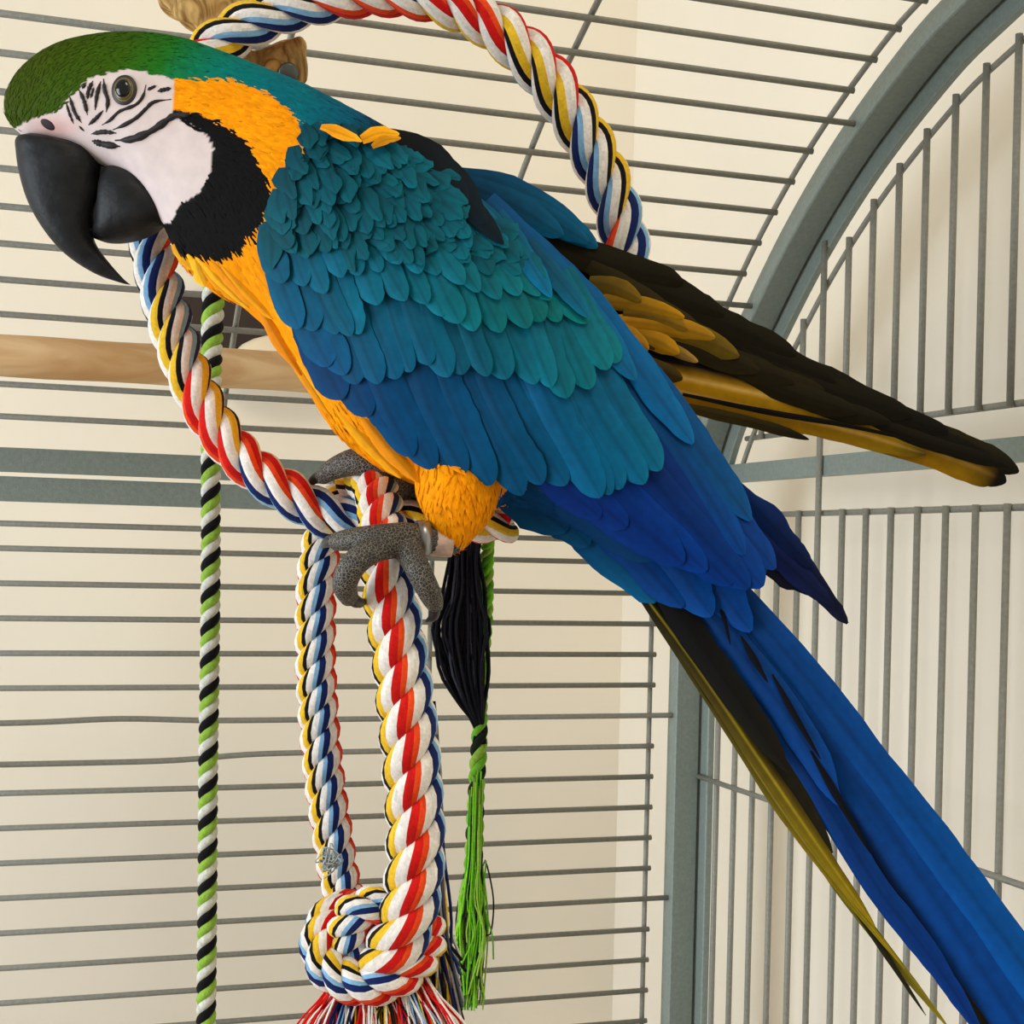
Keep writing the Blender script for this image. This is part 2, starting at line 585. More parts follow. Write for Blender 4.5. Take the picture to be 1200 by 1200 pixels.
def rope(parent, ctrl, pitch_f=1.75, hand=1, drift=2.0, colour=None, seg_turn=18, phase0=0.0, per=2, strand_name='strand', fib=2.1, coff=0.0):
    """ctrl: (x,y,z,r) rows of the centre line; three laid strands, fibres run along the rope axis"""
    ctrl = np.asarray(ctrl, float)
    _, L = resample(ctrl, 50)
    rmean = ctrl[:, 3].mean()
    turns = L / (pitch_f * 2 * rmean)
    n = max(12, int(turns * seg_turn))
    d, L = resample(ctrl, n)
    p, rr = d[:, :3], d[:, 3]
    t, N, B = frames(p)
    ds = L / (n - 1)
    phi = np.cumsum(ds / (pitch_f * 2 * rr)) * 2 * math.pi * hand + phase0
    nc = len(WHEEL) if colour is None else 12
    c = np.linspace(0, 2 * math.pi, nc, endpoint=False)
    for k in range(3):
        ph = phi + 2 * math.pi * k / 3
        r = rr / 2.10
        R = r * 1.12
        out = np.cos(ph)[:, None] * N + np.sin(ph)[:, None] * B
        cen = p + out * R[:, None]
        # strand frame: outward, side
        tg = np.gradient(cen, axis=0); tg /= np.linalg.norm(tg, axis=1)[:, None]
        sd = np.cross(tg, out); sd /= np.linalg.norm(sd, axis=1)[:, None]
        o2 = np.cross(sd, tg)
        off = coff + fib * ph + drift * 2 * math.pi * np.linspace(0, 1, n)
        psi = c[None, :] - off[:, None]
        ring = np.cos(psi)[..., None] * o2[:, None, :] + np.sin(psi)[..., None] * sd[:, None, :]
        v = (cen[:, None, :] + ring * (r * 1.04)[:, None, None]).reshape(-1, 3)
        f, fc, uv = [], [], []
        ii, jj = np.meshgrid(np.arange(n - 1), np.arange(nc), indexing='ij')
        j2 = (jj + 1) % nc
        f = np.stack([ii * nc + jj, ii * nc + j2, (ii + 1) * nc + j2, (ii + 1) * nc + jj], -1).reshape(-1, 4).tolist()
        if colour is None:
            fc = np.tile(WHEEL, (n - 1, 1))
        else:
            fc = np.tile(lin(colour[k]), ((n - 1) * nc, 1))
        fc = fc * (1 + 0.06 * rng.standard_normal((len(fc), 1)))
        f.append(list(range(nc - 1, -1, -1))); f.append([(n - 1) * nc + j for j in range(nc)])
        fc = np.vstack([fc, fc[:1], fc[:1]])
        uv = np.stack([np.tile(np.arange(nc) / nc * 6, n), np.repeat(np.arange(n) * 0.05, nc)], 1)
        mesh_obj(strand_name, v, f, M_rope, parent, uvs=uv, facecols=np.clip(fc, 0, 1))


def ppx(l):
    """(px, py, Y, rpx) rows -> (x, y, z, r)"""
    out = []
    for px, py, Y, r in l:
        out.append([*P(px, py, Y), r * Y / F])
    return out


ring = empty('rope_ring', P(400, 600, 0.985), 'thick multicoloured cotton rope hoop that circles behind the macaw', 'rope')
rope(ring, ppx([(600, 613, 1.0, 23), (560, 612, 0.995, 25), (500, 610, 0.99, 26), (440, 613, 0.99, 26), (395, 609, 0.987, 27), (345, 582, 0.985, 27), (290, 543, 0.99, 27), (250, 495, 0.995, 27), (222, 440, 1.0, 27),
                (202, 385, 1.01, 27), (187, 330, 1.02, 27), (178, 280, 1.03, 27), (178, 220, 1.04, 27), (190, 150, 1.05, 27), (215, 95, 1.055, 27), (255, 52, 1.055, 28),
                (310, 20, 1.055, 28), (375, 0, 1.055, 28), (440, -9, 1.055, 28), (505, -3, 1.055, 29), (565, 22, 1.06, 29), (620, 66, 1.06, 30), (662, 120, 1.065, 30),
                (694, 175, 1.07, 30), (718, 230, 1.075, 29), (733, 285, 1.08, 29), (738, 345, 1.085, 28), (732, 420, 1.085, 28), (712, 490, 1.08, 27), (672, 560, 1.06, 26), (628, 606, 1.03, 25)]),
     pitch_f=2.1, hand=1, drift=-0.7, fib=1.30, coff=3.9)

mesh_obj('hanger', *tube_data([P(440, -30, 1.055), P(440, -60, 1.055), P(441, -92, 1.055)], 0.0025, 10), M_steel, ring)
loop = empty('rope_loop', P(440, 1150, 0.96), 'multicoloured cotton rope loop hung over the hoop and tied in a knot with frayed ends', 'rope')
rope(loop, ppx([(440, 1112, 0.965, 24), (415, 1072, 0.985, 24), (398, 1030, 1.0, 24), (390, 980, 1.005, 24), (381, 920, 1.01, 24), (374, 850, 1.015, 24), (370, 780, 1.015, 24), (370, 710, 1.015, 24), (374, 655, 1.02, 24),
                (388, 606, 1.025, 24), (414, 572, 1.012, 25), (437, 569, 0.976, 26), (447, 605, 0.945, 28), (450, 655, 0.93, 31), (460, 715, 0.93, 33), (470, 780, 0.93, 34), (478, 850, 0.93, 35),
                (484, 920, 0.93, 35), (487, 985, 0.93, 35), (483, 1045, 0.93, 35), (470, 1095, 0.93, 34), (445, 1130, 0.935, 32)]), pitch_f=1.8, drift=0.8, fib=1.95)
knot = mesh_obj('knot', *tube_data([P(400, 1100, 0.97), P(440, 1110, 0.96), P(470, 1105, 0.965)], 0.014, 12), M_rope, loop,
                cols=None)
bpy.data.objects.remove(knot)
rope(loop, ppx([(424, 1128, 0.955, 24), (408, 1100, 0.945, 25), (418, 1068, 0.935, 25), (450, 1062, 0.935, 22), (462, 1085, 0.945, 20), (450, 1108, 0.95, 20)]), pitch_f=1.7, drift=0.5, strand_name='knot_strand')
rope(loop, ppx([(418, 1065, 0.985, 24), (392, 1072, 0.965, 25), (376, 1100, 0.95, 25), (384, 1132, 0.94, 26), (412, 1150, 0.935, 27), (448, 1150, 0.93, 27), (482, 1132, 0.935, 26), (500, 1100, 0.955, 25), (490, 1070, 0.975, 24)]), pitch_f=1.7, drift=0.8, strand_name='knot_strand')


def yarns(name, parent, paths, rad, cols, seg=4, npts=12, kind='stuff'):
    V, Fc, C_, off = [], [], [], 0
    for pth, c in zip(paths, cols):
        v, f = tube_data(pth, rad, seg, npts, caps=False)
        V.append(v); Fc += [tuple(i + off for i in q) for q in f]; off += len(v)
        C_.append(np.tile(lin(c) * (0.85 + 0.3 * random.random()), (len(v), 1)))
    o = mesh_obj(name, np.vstack(V), Fc, M_yarn, parent, cols=np.clip(np.vstack(C_), 0, 1))
    o['kind'] = kind
    return o


paths, cols = [], []
pal = [C_R, C_R, C_W, C_W, C_N, C_L, C_Y, C_K, C_W, C_O]
for i in range(1300):
    u = random.random()
    x0 = 398 + 95 * u + random.gauss(0, 3)
    x1 = 360 + 190 * u + random.gauss(0, 8)
    y = 0.962 + random.uniform(-0.018, 0.018)
    bend = random.gauss(0, 9)
    lo = 1262 + random.uniform(-25, 20)
    c = pal[int((u * 3.3 + random.gauss(0, 0.05)) % 1 * len(pal)) % len(pal)]
    paths.append([P(x0, 1138, y), P(x0 * 0.7 + x1 * 0.3 + bend * 0.3, 1168, y - 0.012), P(x0 * 0.35 + x1 * 0.65 + bend, 1206, y - 0.016), P(x1, lo, y - 0.01)])
    cols.append(c)
yarns('fringe', loop, paths, 0.00062, cols)
paths, cols = [], []
for i in range(170):      # frayed dark and grey yarn behind the right leg
    x = 508 + random.gauss(0, 5)
    y = 0.975 + random.uniform(-0.008, 0.01)
    x1 = x + random.uniform(-6, 32)
    y0 = 820 + random.uniform(0, 220)
    paths.append([P(x - 6, y0, y), P(x + random.gauss(0, 2), y0 + 70, y), P(x + random.gauss(2, 3), 1080, y), P(x1, 1150 + random.uniform(-30, 60), y)])
    cols.append(random.choice([C_K, C_K, (70, 74, 88), (150, 150, 150), C_N, C_Y, (190, 186, 180)]))
yarns('fringe', loop, paths, 0.0010, cols)
# a grey lint knot on the left leg
paths, cols = [], []
for i in range(34):
    a = random.uniform(0, 6.28); b = random.uniform(-1, 1)
    c0 = P(386, 1008, 0.975)
    d0 = np.array([math.cos(a) * 0.007, -abs(b) * 0.005, math.sin(a) * 0.007])
    j1, j2, j3 = (np.array([random.gauss(0, .0022), random.gauss(-.001, .001), random.gauss(0, .0026)]) for _ in range(3))
    paths.append([c0 + j1, c0 + d0 * 0.4 + j2, c0 + d0 * 0.7 + j3, c0 + d0 * 0.3 + j1 + j3]); cols.append((168, 176, 172))
yarns('lint', loop, paths, 0.0005, cols, npts=9)

# thin green, black and white rope
C_G = (146, 186, 70)
thin = empty('twisted_cord', P(242, 1230, 1.16), 'thin green, black and white twisted cord hanging straight down past the perch', 'cord')
rope(thin, ppx([(285, 98, 1.10, 13), (268, 150, 1.12, 13), (258, 220, 1.16, 13), (252, 300, 1.19, 13), (249, 380, 1.19, 13), (247, 470, 1.17, 12), (247, 560, 1.16, 11.5), (247, 650, 1.16, 11.5), (246, 760, 1.16, 11.5), (244, 900, 1.16, 11.5), (243, 1050, 1.16, 11.5), (241, 1240, 1.16, 11.5)]),
     pitch_f=1.65, colour=[C_G, (20, 20, 22), (214, 214, 200)], drift=0)

# tassel toy on the right
tas = empty('tassel_cord', P(552, 1190, 1.1), 'green and black cord with a bunch of black yarn and a frayed green end', 'cord')
rope(tas, ppx([(573, 604, 1.022, 8), (573, 618, 1.06, 8), (571, 650, 1.10, 8), (570, 720, 1.10, 8), (566, 790, 1.10, 7), (563, 850, 1.10, 8)]), pitch_f=2.6, colour=[C_G, (120, 200, 40), (96, 160, 40)], drift=0)
paths, cols = [], []
for i in range(130):
    u = random.gauss(0, 1)
    sp = 14 * u
    y = 1.09 + random.uniform(-0.015, 0.012)
    xt = 544 + 9 * u * 0.8
    if i % 9 == 0: sp -= 8
    wv = random.gauss(0, 3)
    paths.append([P(566 + u * 2, 606, 1.03), P(xt + 6, 618, 1.06), P(xt, 650, y), P(543 + sp * 0.7 + wv, 690, y - 0.003), P(541 + sp * 0.95 - wv, 735, y - 0.003), P(543 + sp * 0.85 + wv, 785, y - 0.003), P(552 + sp * 0.5, 822, y), P(561 + u * 2, 850, 1.092), P(562 + u * 3, 872, 1.092)])
    cols.append((22, 22, 30) if random.random() < 0.93 else (70, 74, 88))
yarns('yarn_bunch', tas, paths, 0.0011, cols, npts=22)
rope(tas, ppx([(563, 840, 1.095, 9), (561, 880, 1.095, 10), (558, 930, 1.095, 10), (556, 985, 1.095, 11), (553, 1040, 1.095, 11)]), pitch_f=2.4, colour=[C_G, (28, 34, 24), (112, 176, 48)], drift=0)
paths, cols = [], []
for i in range(300):
    u = random.gauss(0, 1)
    y = 1.095 + random.uniform(-0.010, 0.010)
    st = 900 + random.uniform(0, 120)
    end = 1130 + random.uniform(-40, 55)
    x0 = 560 - (st - 900) * 0.05 + u * 3.5
    paths.append([P(x0, st, y), P(556 + u * 4, 1010, y), P(554 + u * 6 + random.gauss(0, 3), 1055, y), P(553 + u * 7 + random.gauss(0, 3), 1095, y), P(551 + u * 6 + random.gauss(0, 5), end, y)])
    cols.append(random.choice([C_G, C_G, (120, 200, 40), (84, 150, 34), (30, 34, 26)]))
yarns('fringe', tas, paths, 0.0006, cols, npts=16)

# ------------------------------------------------------------------ wooden toy above the head
toy = empty('wood_chew_toy', P(290, 60, 1.09), 'chunky yellow-brown wooden chew toy with a steel bolt behind the hoop', 'toy')


def chunk(name, outline, Y, depth, mat, seed, amp=0.002):
    n = len(outline)
    v = [P(x, y, Y - depth / 2) for x, y in outline] + [P(x, y, Y + depth / 2) for x, y in outline]
    f = [tuple(range(n)), tuple(range(2 * n - 1, n - 1, -1))] + [(i, i + n, (i + 1) % n + n, (i + 1) % n) for i in range(n)]
    vv, ff = remeshed(v, f, 0.0022, 4)
    r2 = np.random.default_rng(seed)
    ph = r2.uniform(0, 6.28, (6, 3)); fr = r2.uniform(60, 260, (6, 3))
    d = sum(np.sin(vv * fr[i] + ph[i]).prod(1) for i in range(6))
    c = vv.mean(0)
    nrm = (vv - c) / np.linalg.norm(vv - c, axis=1)[:, None]
    return mesh_obj(name, vv + nrm * (d * amp)[:, None], ff, mat, toy)


chunk('wood_block', [(180, -18), (190, 8), (212, 26), (240, 36), (262, 42), (300, 44), (318, 10), (326, -18)], 1.092, 0.032, M_bark, 1)
chunk('wood_block', [(262, 50), (300, 60), (352, 42), (359, 52), (358, 95), (340, 110), (280, 100)], 1.094, 0.036, M_bark, 2, 0.001)
v, f = tube_data([P(338, 86, 1.080), P(338, 86, 1.068), P(338, 86, 1.067)], [0.0075, 0.0075, 0.006], 16)
nut = mesh_obj('bolt', v, f, plain('dull_steel', (92, 94, 88), 0.35, metal=0.7), toy)
v, f = tube_data([P(320, 80, 1.078), P(320, 80, 1.066)], [0.007, 0.005], 14)
mesh_obj('wood_bead', v, f, plain('amber_bead', (176, 124, 52), 0.4), toy)
# cord of the toy up to the roof
mesh_obj('hanger', *tube_data([P(250, -10, 1.092), P(251, -40, 1.092), P(252, -58, 1.092)], 0.004, 10), M_bark, toy)

# ------------------------------------------------------------------ the macaw
Y0 = 0.97
bird = empty('macaw', P(520, 640, Y0), 'blue-and-yellow macaw gripping the rope hoop with one wing half open', 'parrot')

ST = [((6, 132), (17, 152), .006), ((11, 108), (42, 168), .016), ((30, 80), (84, 180), .023), ((66, 56), (122, 196), .029), ((112, 44), (160, 218), .033),
      ((165, 41), (188, 256), .036), ((215, 48), (204, 286), .038), ((262, 64), (216, 308), .041), ((310, 83), (246, 336), .046), ((355, 102), (284, 358), .052),
      ((402, 126), (320, 392), .058), ((446, 150), (355, 445), .063), ((495, 180), (392, 502), .066), ((545, 222), (436, 542), .066), ((595, 285), (490, 568), .061),
      ((645, 355), (550, 590), .054), ((695, 425), (615, 603), .045), ((745, 505), (682, 636), .034), ((795, 585), (752, 690), .023), ((830, 650), (800, 712), .010)]
st = np.array([[*a, *b, c] for a, b, c in ST], float)
S = catmull(st, 220)
NR = 72
ang = np.linspace(0, 2 * math.pi, NR, endpoint=False)
V_, F_ = [], []
for row in S:
    T = P(row[0], row[1], Y0); Bt = P(row[2], row[3], Y0)
    c = (T + Bt) / 2; h = (T - Bt) / 2
    ca, sa = np.cos(ang), np.sin(ang)
    e = 0.88
    V_.append(c + np.sign(ca)[:, None] * (np.abs(ca) ** e)[:, None] * h + np.array([0, 1, 0]) * (np.sign(sa) * np.abs(sa) ** e * row[4])[:, None])
V_ = np.vstack(V_)
for i in range(len(S) - 1):
    for j in range(NR):
        F_.append((i * NR + j, i * NR + (j + 1) % NR, (i + 1) * NR + (j + 1) % NR, (i + 1) * NR + j))
F_.append(tuple(range(NR - 1, -1, -1))); F_.append(tuple((len(S) - 1) * NR + j for j in range(NR)))
parts = [(V_, F_)]


def blob_chain(rows, n=24, seg=28, depth_f=1.0):
    d, _ = resample(np.array([[*P(x, y, Y), r * Y / F] for x, y, Y, r in rows]), n)
    return tube_data(d[:, :3], d[:, 3], seg)


parts.append(blob_chain([(545, 500, .952, 30), (540, 535, .945, 52), (538, 562, .937, 51), (536, 592, .932, 43), (532, 620, .930, 29), (531, 636, .930, 18), (530, 645, .930, 6)]))
parts.append(blob_chain([(500, 520, .99, 30), (490, 550, 1.0, 30), (482, 575, 1.0, 18)]))
bv, bf = remeshed(*merge(parts), 0.0017, 6)

W_FACE = [(15, 152), (37, 139), (67, 130), (80, 113), (100, 93), (127, 84), (150, 80), (180, 85), (203, 93), (204, 122), (200, 133), (213, 141), (240, 154), (250, 173), (248, 200),
          (233, 227), (210, 241), (200, 262), (120, 262), (90, 200), (30, 185), (8, 166)]
BLK = [(160, 268), (200, 250), (210, 241), (233, 227), (248, 200), (250, 173), (240, 154), (213, 141), (196, 134), (200, 128), (227, 132), (247, 141), (267, 152), (287, 170), (300, 193),
       (311, 213), (312, 235), (301, 258), (283, 278), (260, 291), (233, 294), (214, 292), (190, 285)]
YEL = [(203, 92), (235, 91), (270, 92), (300, 104), (330, 124), (350, 148), (357, 168), (350, 200), (338, 225), (325, 250), (335, 285), (360, 330), (390, 380), (430, 430), (480, 465), (540, 480),
       (580, 490), (612, 530), (598, 590), (560, 660), (500, 660), (440, 560), (300, 400), (200, 320), (180, 280), (200, 120)]


def body_colour(px, py, jit):
    px = px + jit[0]; py = py + jit[1]
    n = len(px)
    c = np.zeros((n, 3))
    # crown: olive forehead -> green -> teal -> near-black back with its shadow painted in -> blue
    stops = [(-20, (56, 62, 4)), (60, (56, 74, 4)), (140, (52, 86, 6)), (190, (30, 108, 26)), (225, (10, 116, 76)), (270, (0, 116, 110)), (330, (0, 106, 118)), (400, (0, 84, 116)), (440, (2, 34, 52)), (470, (14, 18, 20)), (540, (14, 18, 24)), (600, (6, 60, 120)), (800, (8, 52, 130))]
    xs = [s_[0] for s_ in stops]; cs = np.array([lin(s_[1]) for s_ in stops])
    q = px + 0.55 * (py - 60)
    q = np.where(px > 330, px, q)
    for j in range(3): c[:, j] = np.interp(q, xs, cs[:, j])
    kind = np.zeros(n, int)
    y = inside(px, py, YEL); c[y] = lin((244, 149, 3)); kind[y] = 1
    k = inside(px, py, BLK); c[k] = lin((14, 13, 13)); kind[k] = 2
    w = inside(px, py, W_FACE); c[w] = lin((216, 200, 196)); kind[w] = 3
    # pinkish cere
    pk = w & (px < 108) & (py > 128)
    if pk.any():
        f_ = np.clip(1 - np.hypot((px[pk] - 62) / 42, (py[pk] - 150) / 20), 0, 1)[:, None]
        c[pk] = c[pk] * (1 - 0.75 * f_) + lin((212, 150, 138)) * 0.75 * f_
    b = (py > 560) & (px > 588); c[b] = lin((6, 64, 118)); kind[b] = 4
    return c, kind


bpx, bpy_ = proj(bv)
z2 = np.zeros((2, len(bv)))
bc, bk = body_colour(bpx, bpy_, z2)
M_body = vcol('body_skin_and_down', 0.7, 0.12, noise=0.06, noise_scale=120)
body = mesh_obj('body', bv, bf, M_body, bird, cols=bc)
bvh = BVHTree.FromPolygons([Vector(q) for q in bv], bf)


def front(px, py):
    d = Vector(P(px, py, 1.0)).normalized()
    h, nrm, _, _ = bvh.ray_cast(Vector((0, 0, 0)), d)
    return (np.array(h), np.array(nrm)) if h is not None else (P(px, py, Y0), np.array([0, -1.0, 0]))


# ---- near wing surface
WA, WB = np.array([400.0, 235.0]), np.array([890.0, 680.0])
wd = (WB - WA) / np.linalg.norm(WB - WA); wl = np.linalg.norm(WB - WA)
wn = np.array([-wd[1], wd[0]])


def Ywing(px, py):
    q = np.stack([px - WA[0], py - WA[1]], -1)
    a = (q @ wd) / wl; b = q @ wn
    base = np.interp(a, [-.25, -.1, 0, .25, .5, .75, 1.0, 1.2], [.928, .902, .893, .884, .889, .905, .925, .935])
    mid = np.interp(a, [-.2, 0, .3, .6, 1.0], [0, 10, 25, 5, 0])
    half = np.interp(a, [-.2, 0, .3, .6, 1.0], [130, 150, 175, 130, 70])
    return base + 0.034 * ((b - mid) / half) ** 2


UP = [(352, 190), (375, 160), (430, 160), (500, 185), (545, 220), (600, 272), (650, 320), (700, 372), (760, 440), (820, 515), (870, 590), (898, 655), (894, 684)]
LO = [(340, 205), (322, 245), (320, 295), (335, 345), (358, 392), (392, 440), (430, 478), (480, 528), (545, 552), (620, 572), (700, 606), (800, 655), (890, 688)]
U = catmull(UP, 60); Lw = catmull(LO, 60)
V_, F_ = [], []
nj = 24
for i in range(60):
    for j in range(nj):
        q = U[i] * (1 - j / (nj - 1)) + Lw[i] * (j / (nj - 1))
        V_.append(P(q[0], q[1], Ywing(q[0], q[1]) + 0.006))
for i in range(60):
    for j in range(nj):
        q = U[i] * (1 - j / (nj - 1)) + Lw[i] * (j / (nj - 1))
        e = 1 - abs(2 * j / (nj - 1) - 1)
        V_.append(P(q[0], q[1], Ywing(q[0], q[1]) + 0.008 + 0.03 * e * np.interp(i, [0, 8, 40, 59], [.1, 1, .6, .05])))
o_ = 60 * nj
for i in range(59):
    for j in range(nj - 1):
        F_.append((i * nj + j, i * nj + j + 1, (i + 1) * nj + j + 1, (i + 1) * nj + j))
        F_.append((o_ + i * nj + j, o_ + (i + 1) * nj + j, o_ + (i + 1) * nj + j + 1, o_ + i * nj + j + 1))
    F_.append((i * nj, (i + 1) * nj, o_ + (i + 1) * nj, o_ + i * nj))
    F_.append((i * nj + nj - 1, o_ + i * nj + nj - 1, o_ + (i + 1) * nj + nj - 1, (i + 1) * nj + nj - 1))
V_ = np.array(V_)
wing = mesh_obj('wing', V_, F_, M_feather, bird, cols=np.tile(lin((4, 62, 104)), (len(V_), 1)), uvs=np.zeros((len(V_), 2)))
wing['label'] = 'folded wing in overlapping teal and blue feathers'


def width_profile(t, root, tau, sharp):
    w = root + (1 - root) * np.clip(t / 0.35, 0, 1) ** 0.8
    x = np.clip((t - tau) / (1 - tau), 0, 1)
    return w * np.clip(1 - x ** sharp, 0, 1) ** 0.55


def feather(parent, pts, w, Yf, off, c0, c1, tau=0.6, sharp=2.0, root=0.55, lift=0.003, cup=0.18, n=15, nc=9, edge=1.18, shaft=0.72, ragged=0.05, dark=None, tipfade=1.4, name='feather', rach=None, twist=0.10):
    pts = np.asarray(pts, float)
    t = 1 - (1 - np.linspace(0, 1, n)) ** 1.7
    cd = catmull(pts, 120)
    c = np.stack([np.interp(t, np.linspace(0, 1, 120), cd[:, j]) for j in range(2)], 1)
    tg = np.gradient(c, axis=0); tg /= np.linalg.norm(tg, axis=1)[:, None]
    nm = np.stack([-tg[:, 1], tg[:, 0]], 1)
    wp = width_profile(t, root, tau, sharp) * w / 2
    wp[-1] = max(wp[-1], w * 0.05)
    js = np.linspace(-1, 1, nc)
    L = np.linalg.norm(np.diff(c, axis=0), axis=1).sum()
    V, C_, UV = [], [], []
    c0, c1 = lin(c0), lin(c1)
    hue = 1 + random.gauss(0, 0.10)
    jag = [np.convolve(rng.standard_normal(n + 4), np.ones(3) / 3, 'same')[2:-2] for _ in range(2)]
    for i in range(n):
        for j, x in enumerate(js):
            ex = x
            if abs(x) > 0.99: ex = x * (1 + ragged * 2 * jag[0 if x < 0 else 1][i])
            # tips curl backwards along the rounded edge so the silhouette stays soft
            q = c[i] + nm[i] * wp[i] * ex
            Y = Yf(q[0], q[1]) + off + lift * (1 - t[i]) + cup * (x * x) * wp[i] * Y0 / F + twist * x * wp[i] * Y0 / F
            V.append(P(q[0], q[1], Y))
            col = c0 + (c1 - c0) * t[i] ** tipfade
            g = 1.0
            if abs(x) < 0.05: g = shaft
            if abs(x) > 0.7: g = edge
            if rach is not None and abs(x) < 0.05:
                col = lin(rach); g = 1
            if dark is not None:
                dk = dark(t[i], x)
                col = col * (1 - dk) + lin((12, 10, 4)) * dk
            C_.append(np.clip(col * g * hue * (1 + random.gauss(0, 0.03)), 0, 1))
            UV.append((x * wp[i] / 40, (t[i] * L - 0.8 * abs(x) * wp[i]) / 40))
    f = []
    for i in range(n - 1):
        for j in range(nc - 1):
            f.append((i * nc + j, i * nc + j + 1, (i + 1) * nc + j + 1, (i + 1) * nc + j))
    return mesh_obj(name, V, f, M_feather, parent, cols=np.array(C_), uvs=np.array(UV))


def row(parent, ctrl, N, Yf, off, c_a, c_b, jit=3.0, **kw):
    """ctrl: (tipx, tipy, rootx, rooty, w); colours ramp along the row: c_a=(root, tip) at start, c_b at end"""
    d = catmull(np.array(ctrl, float), N)
    for i in range(N):
        r = d[i]
        u = i / max(1, N - 1)
        cr_ = np.array(c_a[0]) * (1 - u) + np.array(c_b[0]) * u
        ct_ = np.array(c_a[1]) * (1 - u) + np.array(c_b[1]) * u
        j = np.array([random.gauss(0, jit), random.gauss(0, jit * 1.3)])
        tip = r[:2] + j; rt = r[2:4]
        midp = (tip + rt) / 2 + np.array([random.gauss(0, jit * .5), 0]) + (rt - tip)[::-1] * np.array([1, -1]) * 0.03
        feather(parent, [rt, midp, tip], r[4] * (1 + random.gauss(0, 0.06)), Yf, off + 0.0006 * (i % 3) + random.gauss(0, 0.0004), cr_, ct_, **kw)


BL0, BL1, BL2 = (0, 34, 98), (0, 46, 122), (0, 62, 140)
TE0, TE1, TE2 = (0, 70, 92), (0, 96, 112), (4, 112, 122)
# primaries, deep blue
row(wing, [(700, 606, 560, 470, 44), (745, 627, 585, 470, 46), (790, 652, 610, 475, 48), (830, 670, 640, 470, 50), (866, 686, 665, 450, 52), (890, 688, 690, 420, 54), (904, 664, 710, 390, 46)], 9, Ywing, 0.000,
    (BL0, BL1), (BL0, (0, 58, 135)), tau=.72, sharp=2.4, n=22, root=.8, jit=2)
# long pale blue feathers of the wing's upper edge
for (r0, mid, tip, w, c, of) in [((650, 330), (760, 450), (880, 610), 44, (0, 80, 146), -.001), ((600, 265), (700, 370), (812, 520), 40, (0, 92, 150), -.003), ((570, 235), (650, 320), (745, 445), 36, (0, 92, 139), -.005),
                                 ((690, 390), (790, 520), (872, 650), 40, (0, 60, 135), 0.0)]:
    feather(wing, [r0, mid, tip], w, Ywing, of, (0, 64, 111), c, tau=.7, sharp=2.2, n=22, root=.7)
# secondaries
row(wing, [(414, 452, 356, 335, 40), (450, 496, 392, 370, 40), (484, 534, 420, 380, 40), (520, 552, 448, 385, 40), (562, 558, 484, 375, 42), (613, 570, 520, 375, 42), (650, 568, 552, 375, 42), (686, 570, 586, 372, 42),
           (714, 571, 612, 370, 40), (738, 562, 640, 370, 40), (770, 548, 676, 370, 42)], 17, Ywing, -0.0035, ((0, 50, 92), (0, 62, 109)), ((0, 80, 118), (0, 100, 137)), tau=.74, sharp=2.6, n=20, root=.7, jit=6)
# greater coverts
row(wing, [(384, 432, 334, 320, 34), (412, 440, 372, 330, 34), (442, 452, 404, 335, 34), (470, 440, 432, 320, 34), (500, 436, 462, 318, 34), (530, 442, 492, 322, 34), (565, 446, 526, 328, 34), (602, 448, 560, 330, 34), (640, 452, 598, 335, 34),
           (672, 458, 630, 335, 34), (704, 440, 650, 322, 34), (724, 424, 660, 316, 32)], 17, Ywing, -0.0065, (TE0, (0, 74, 118)), ((0, 84, 106), (2, 112, 124)), tau=.7, sharp=2.6, root=.7)
# median coverts
row(wing, [(350, 382, 318, 286, 32), (378, 388, 346, 296, 32), (402, 394, 370, 300, 30), (424, 384, 394, 290, 30), (456, 352, 424, 266, 30), (492, 352, 458, 268, 30), (520, 372, 486, 282, 30), (548, 384, 512, 292, 30), (584, 388, 546, 296, 30),
           (622, 386, 580, 294, 30), (650, 380, 604, 290, 30), (682, 384, 628, 300, 28)], 16, Ywing, -0.0090, (TE0, (0, 82, 118)), (TE1, (0, 116, 115)), tau=.66, sharp=2.4)
row(wing, [(334, 338, 312, 262, 30), (372, 342, 346, 262, 30), (412, 330, 382, 250, 28), (450, 312, 418, 236, 28), (492, 318, 456, 244, 28), (534, 334, 496, 256, 28), (574, 344, 532, 266, 28), (616, 346, 568, 272, 26), (650, 350, 600, 276, 26)], 15,
    Ywing, -0.0108, (TE0, (2, 84, 112)), (TE1, TE2), tau=.62, sharp=2.2)
# upper edge blue accents
for (r0, tip, w, c) in [((540, 222), (594, 286), 22, (0, 100, 130)), ((584, 248), (646, 348), 24, (0, 104, 148)), ((618, 282), (690, 372), 22, (0, 104, 139)), ((560, 236), (612, 300), 20, (0, 92, 111))]:
    feather(wing, [r0, tip], w, Ywing, -0.0125, (2, 70, 100), c, tau=.6, sharp=2.0)
# lesser coverts: scaly rows towards the shoulder
for k in range(10):
    u = k / 9
    l = np.array([326 + 40 * u ** 1.3, 304 - 128 * u]); rgt = np.array([640 - 150 * u, 318 - 130 * u])
    N = int(19 - 8 * u)
    cl = []
    for i in range(4):
        q = l * (1 - i / 3) + rgt * (i / 3) + np.array([0, -8 * math.sin(math.pi * i / 3)])
        a = math.radians(78 - 40 * i / 3 - 6 * u)
        Lf = 46 - 14 * u
        cl.append((q[0], q[1], q[0] - math.cos(a) * Lf, q[1] - math.sin(a) * Lf, 25 - 6 * u))
    row(wing, cl, N, Ywing, -0.0122 - 0.0009 * k, ((0, 62, 74), (0, 80, 92)), ((0, 70, 88), (0, 96, 112)), jit=6.5, tau=.4, sharp=2.0, n=10, nc=7, ragged=.2, lift=.0022, cup=.14, twist=.2, edge=1.08)
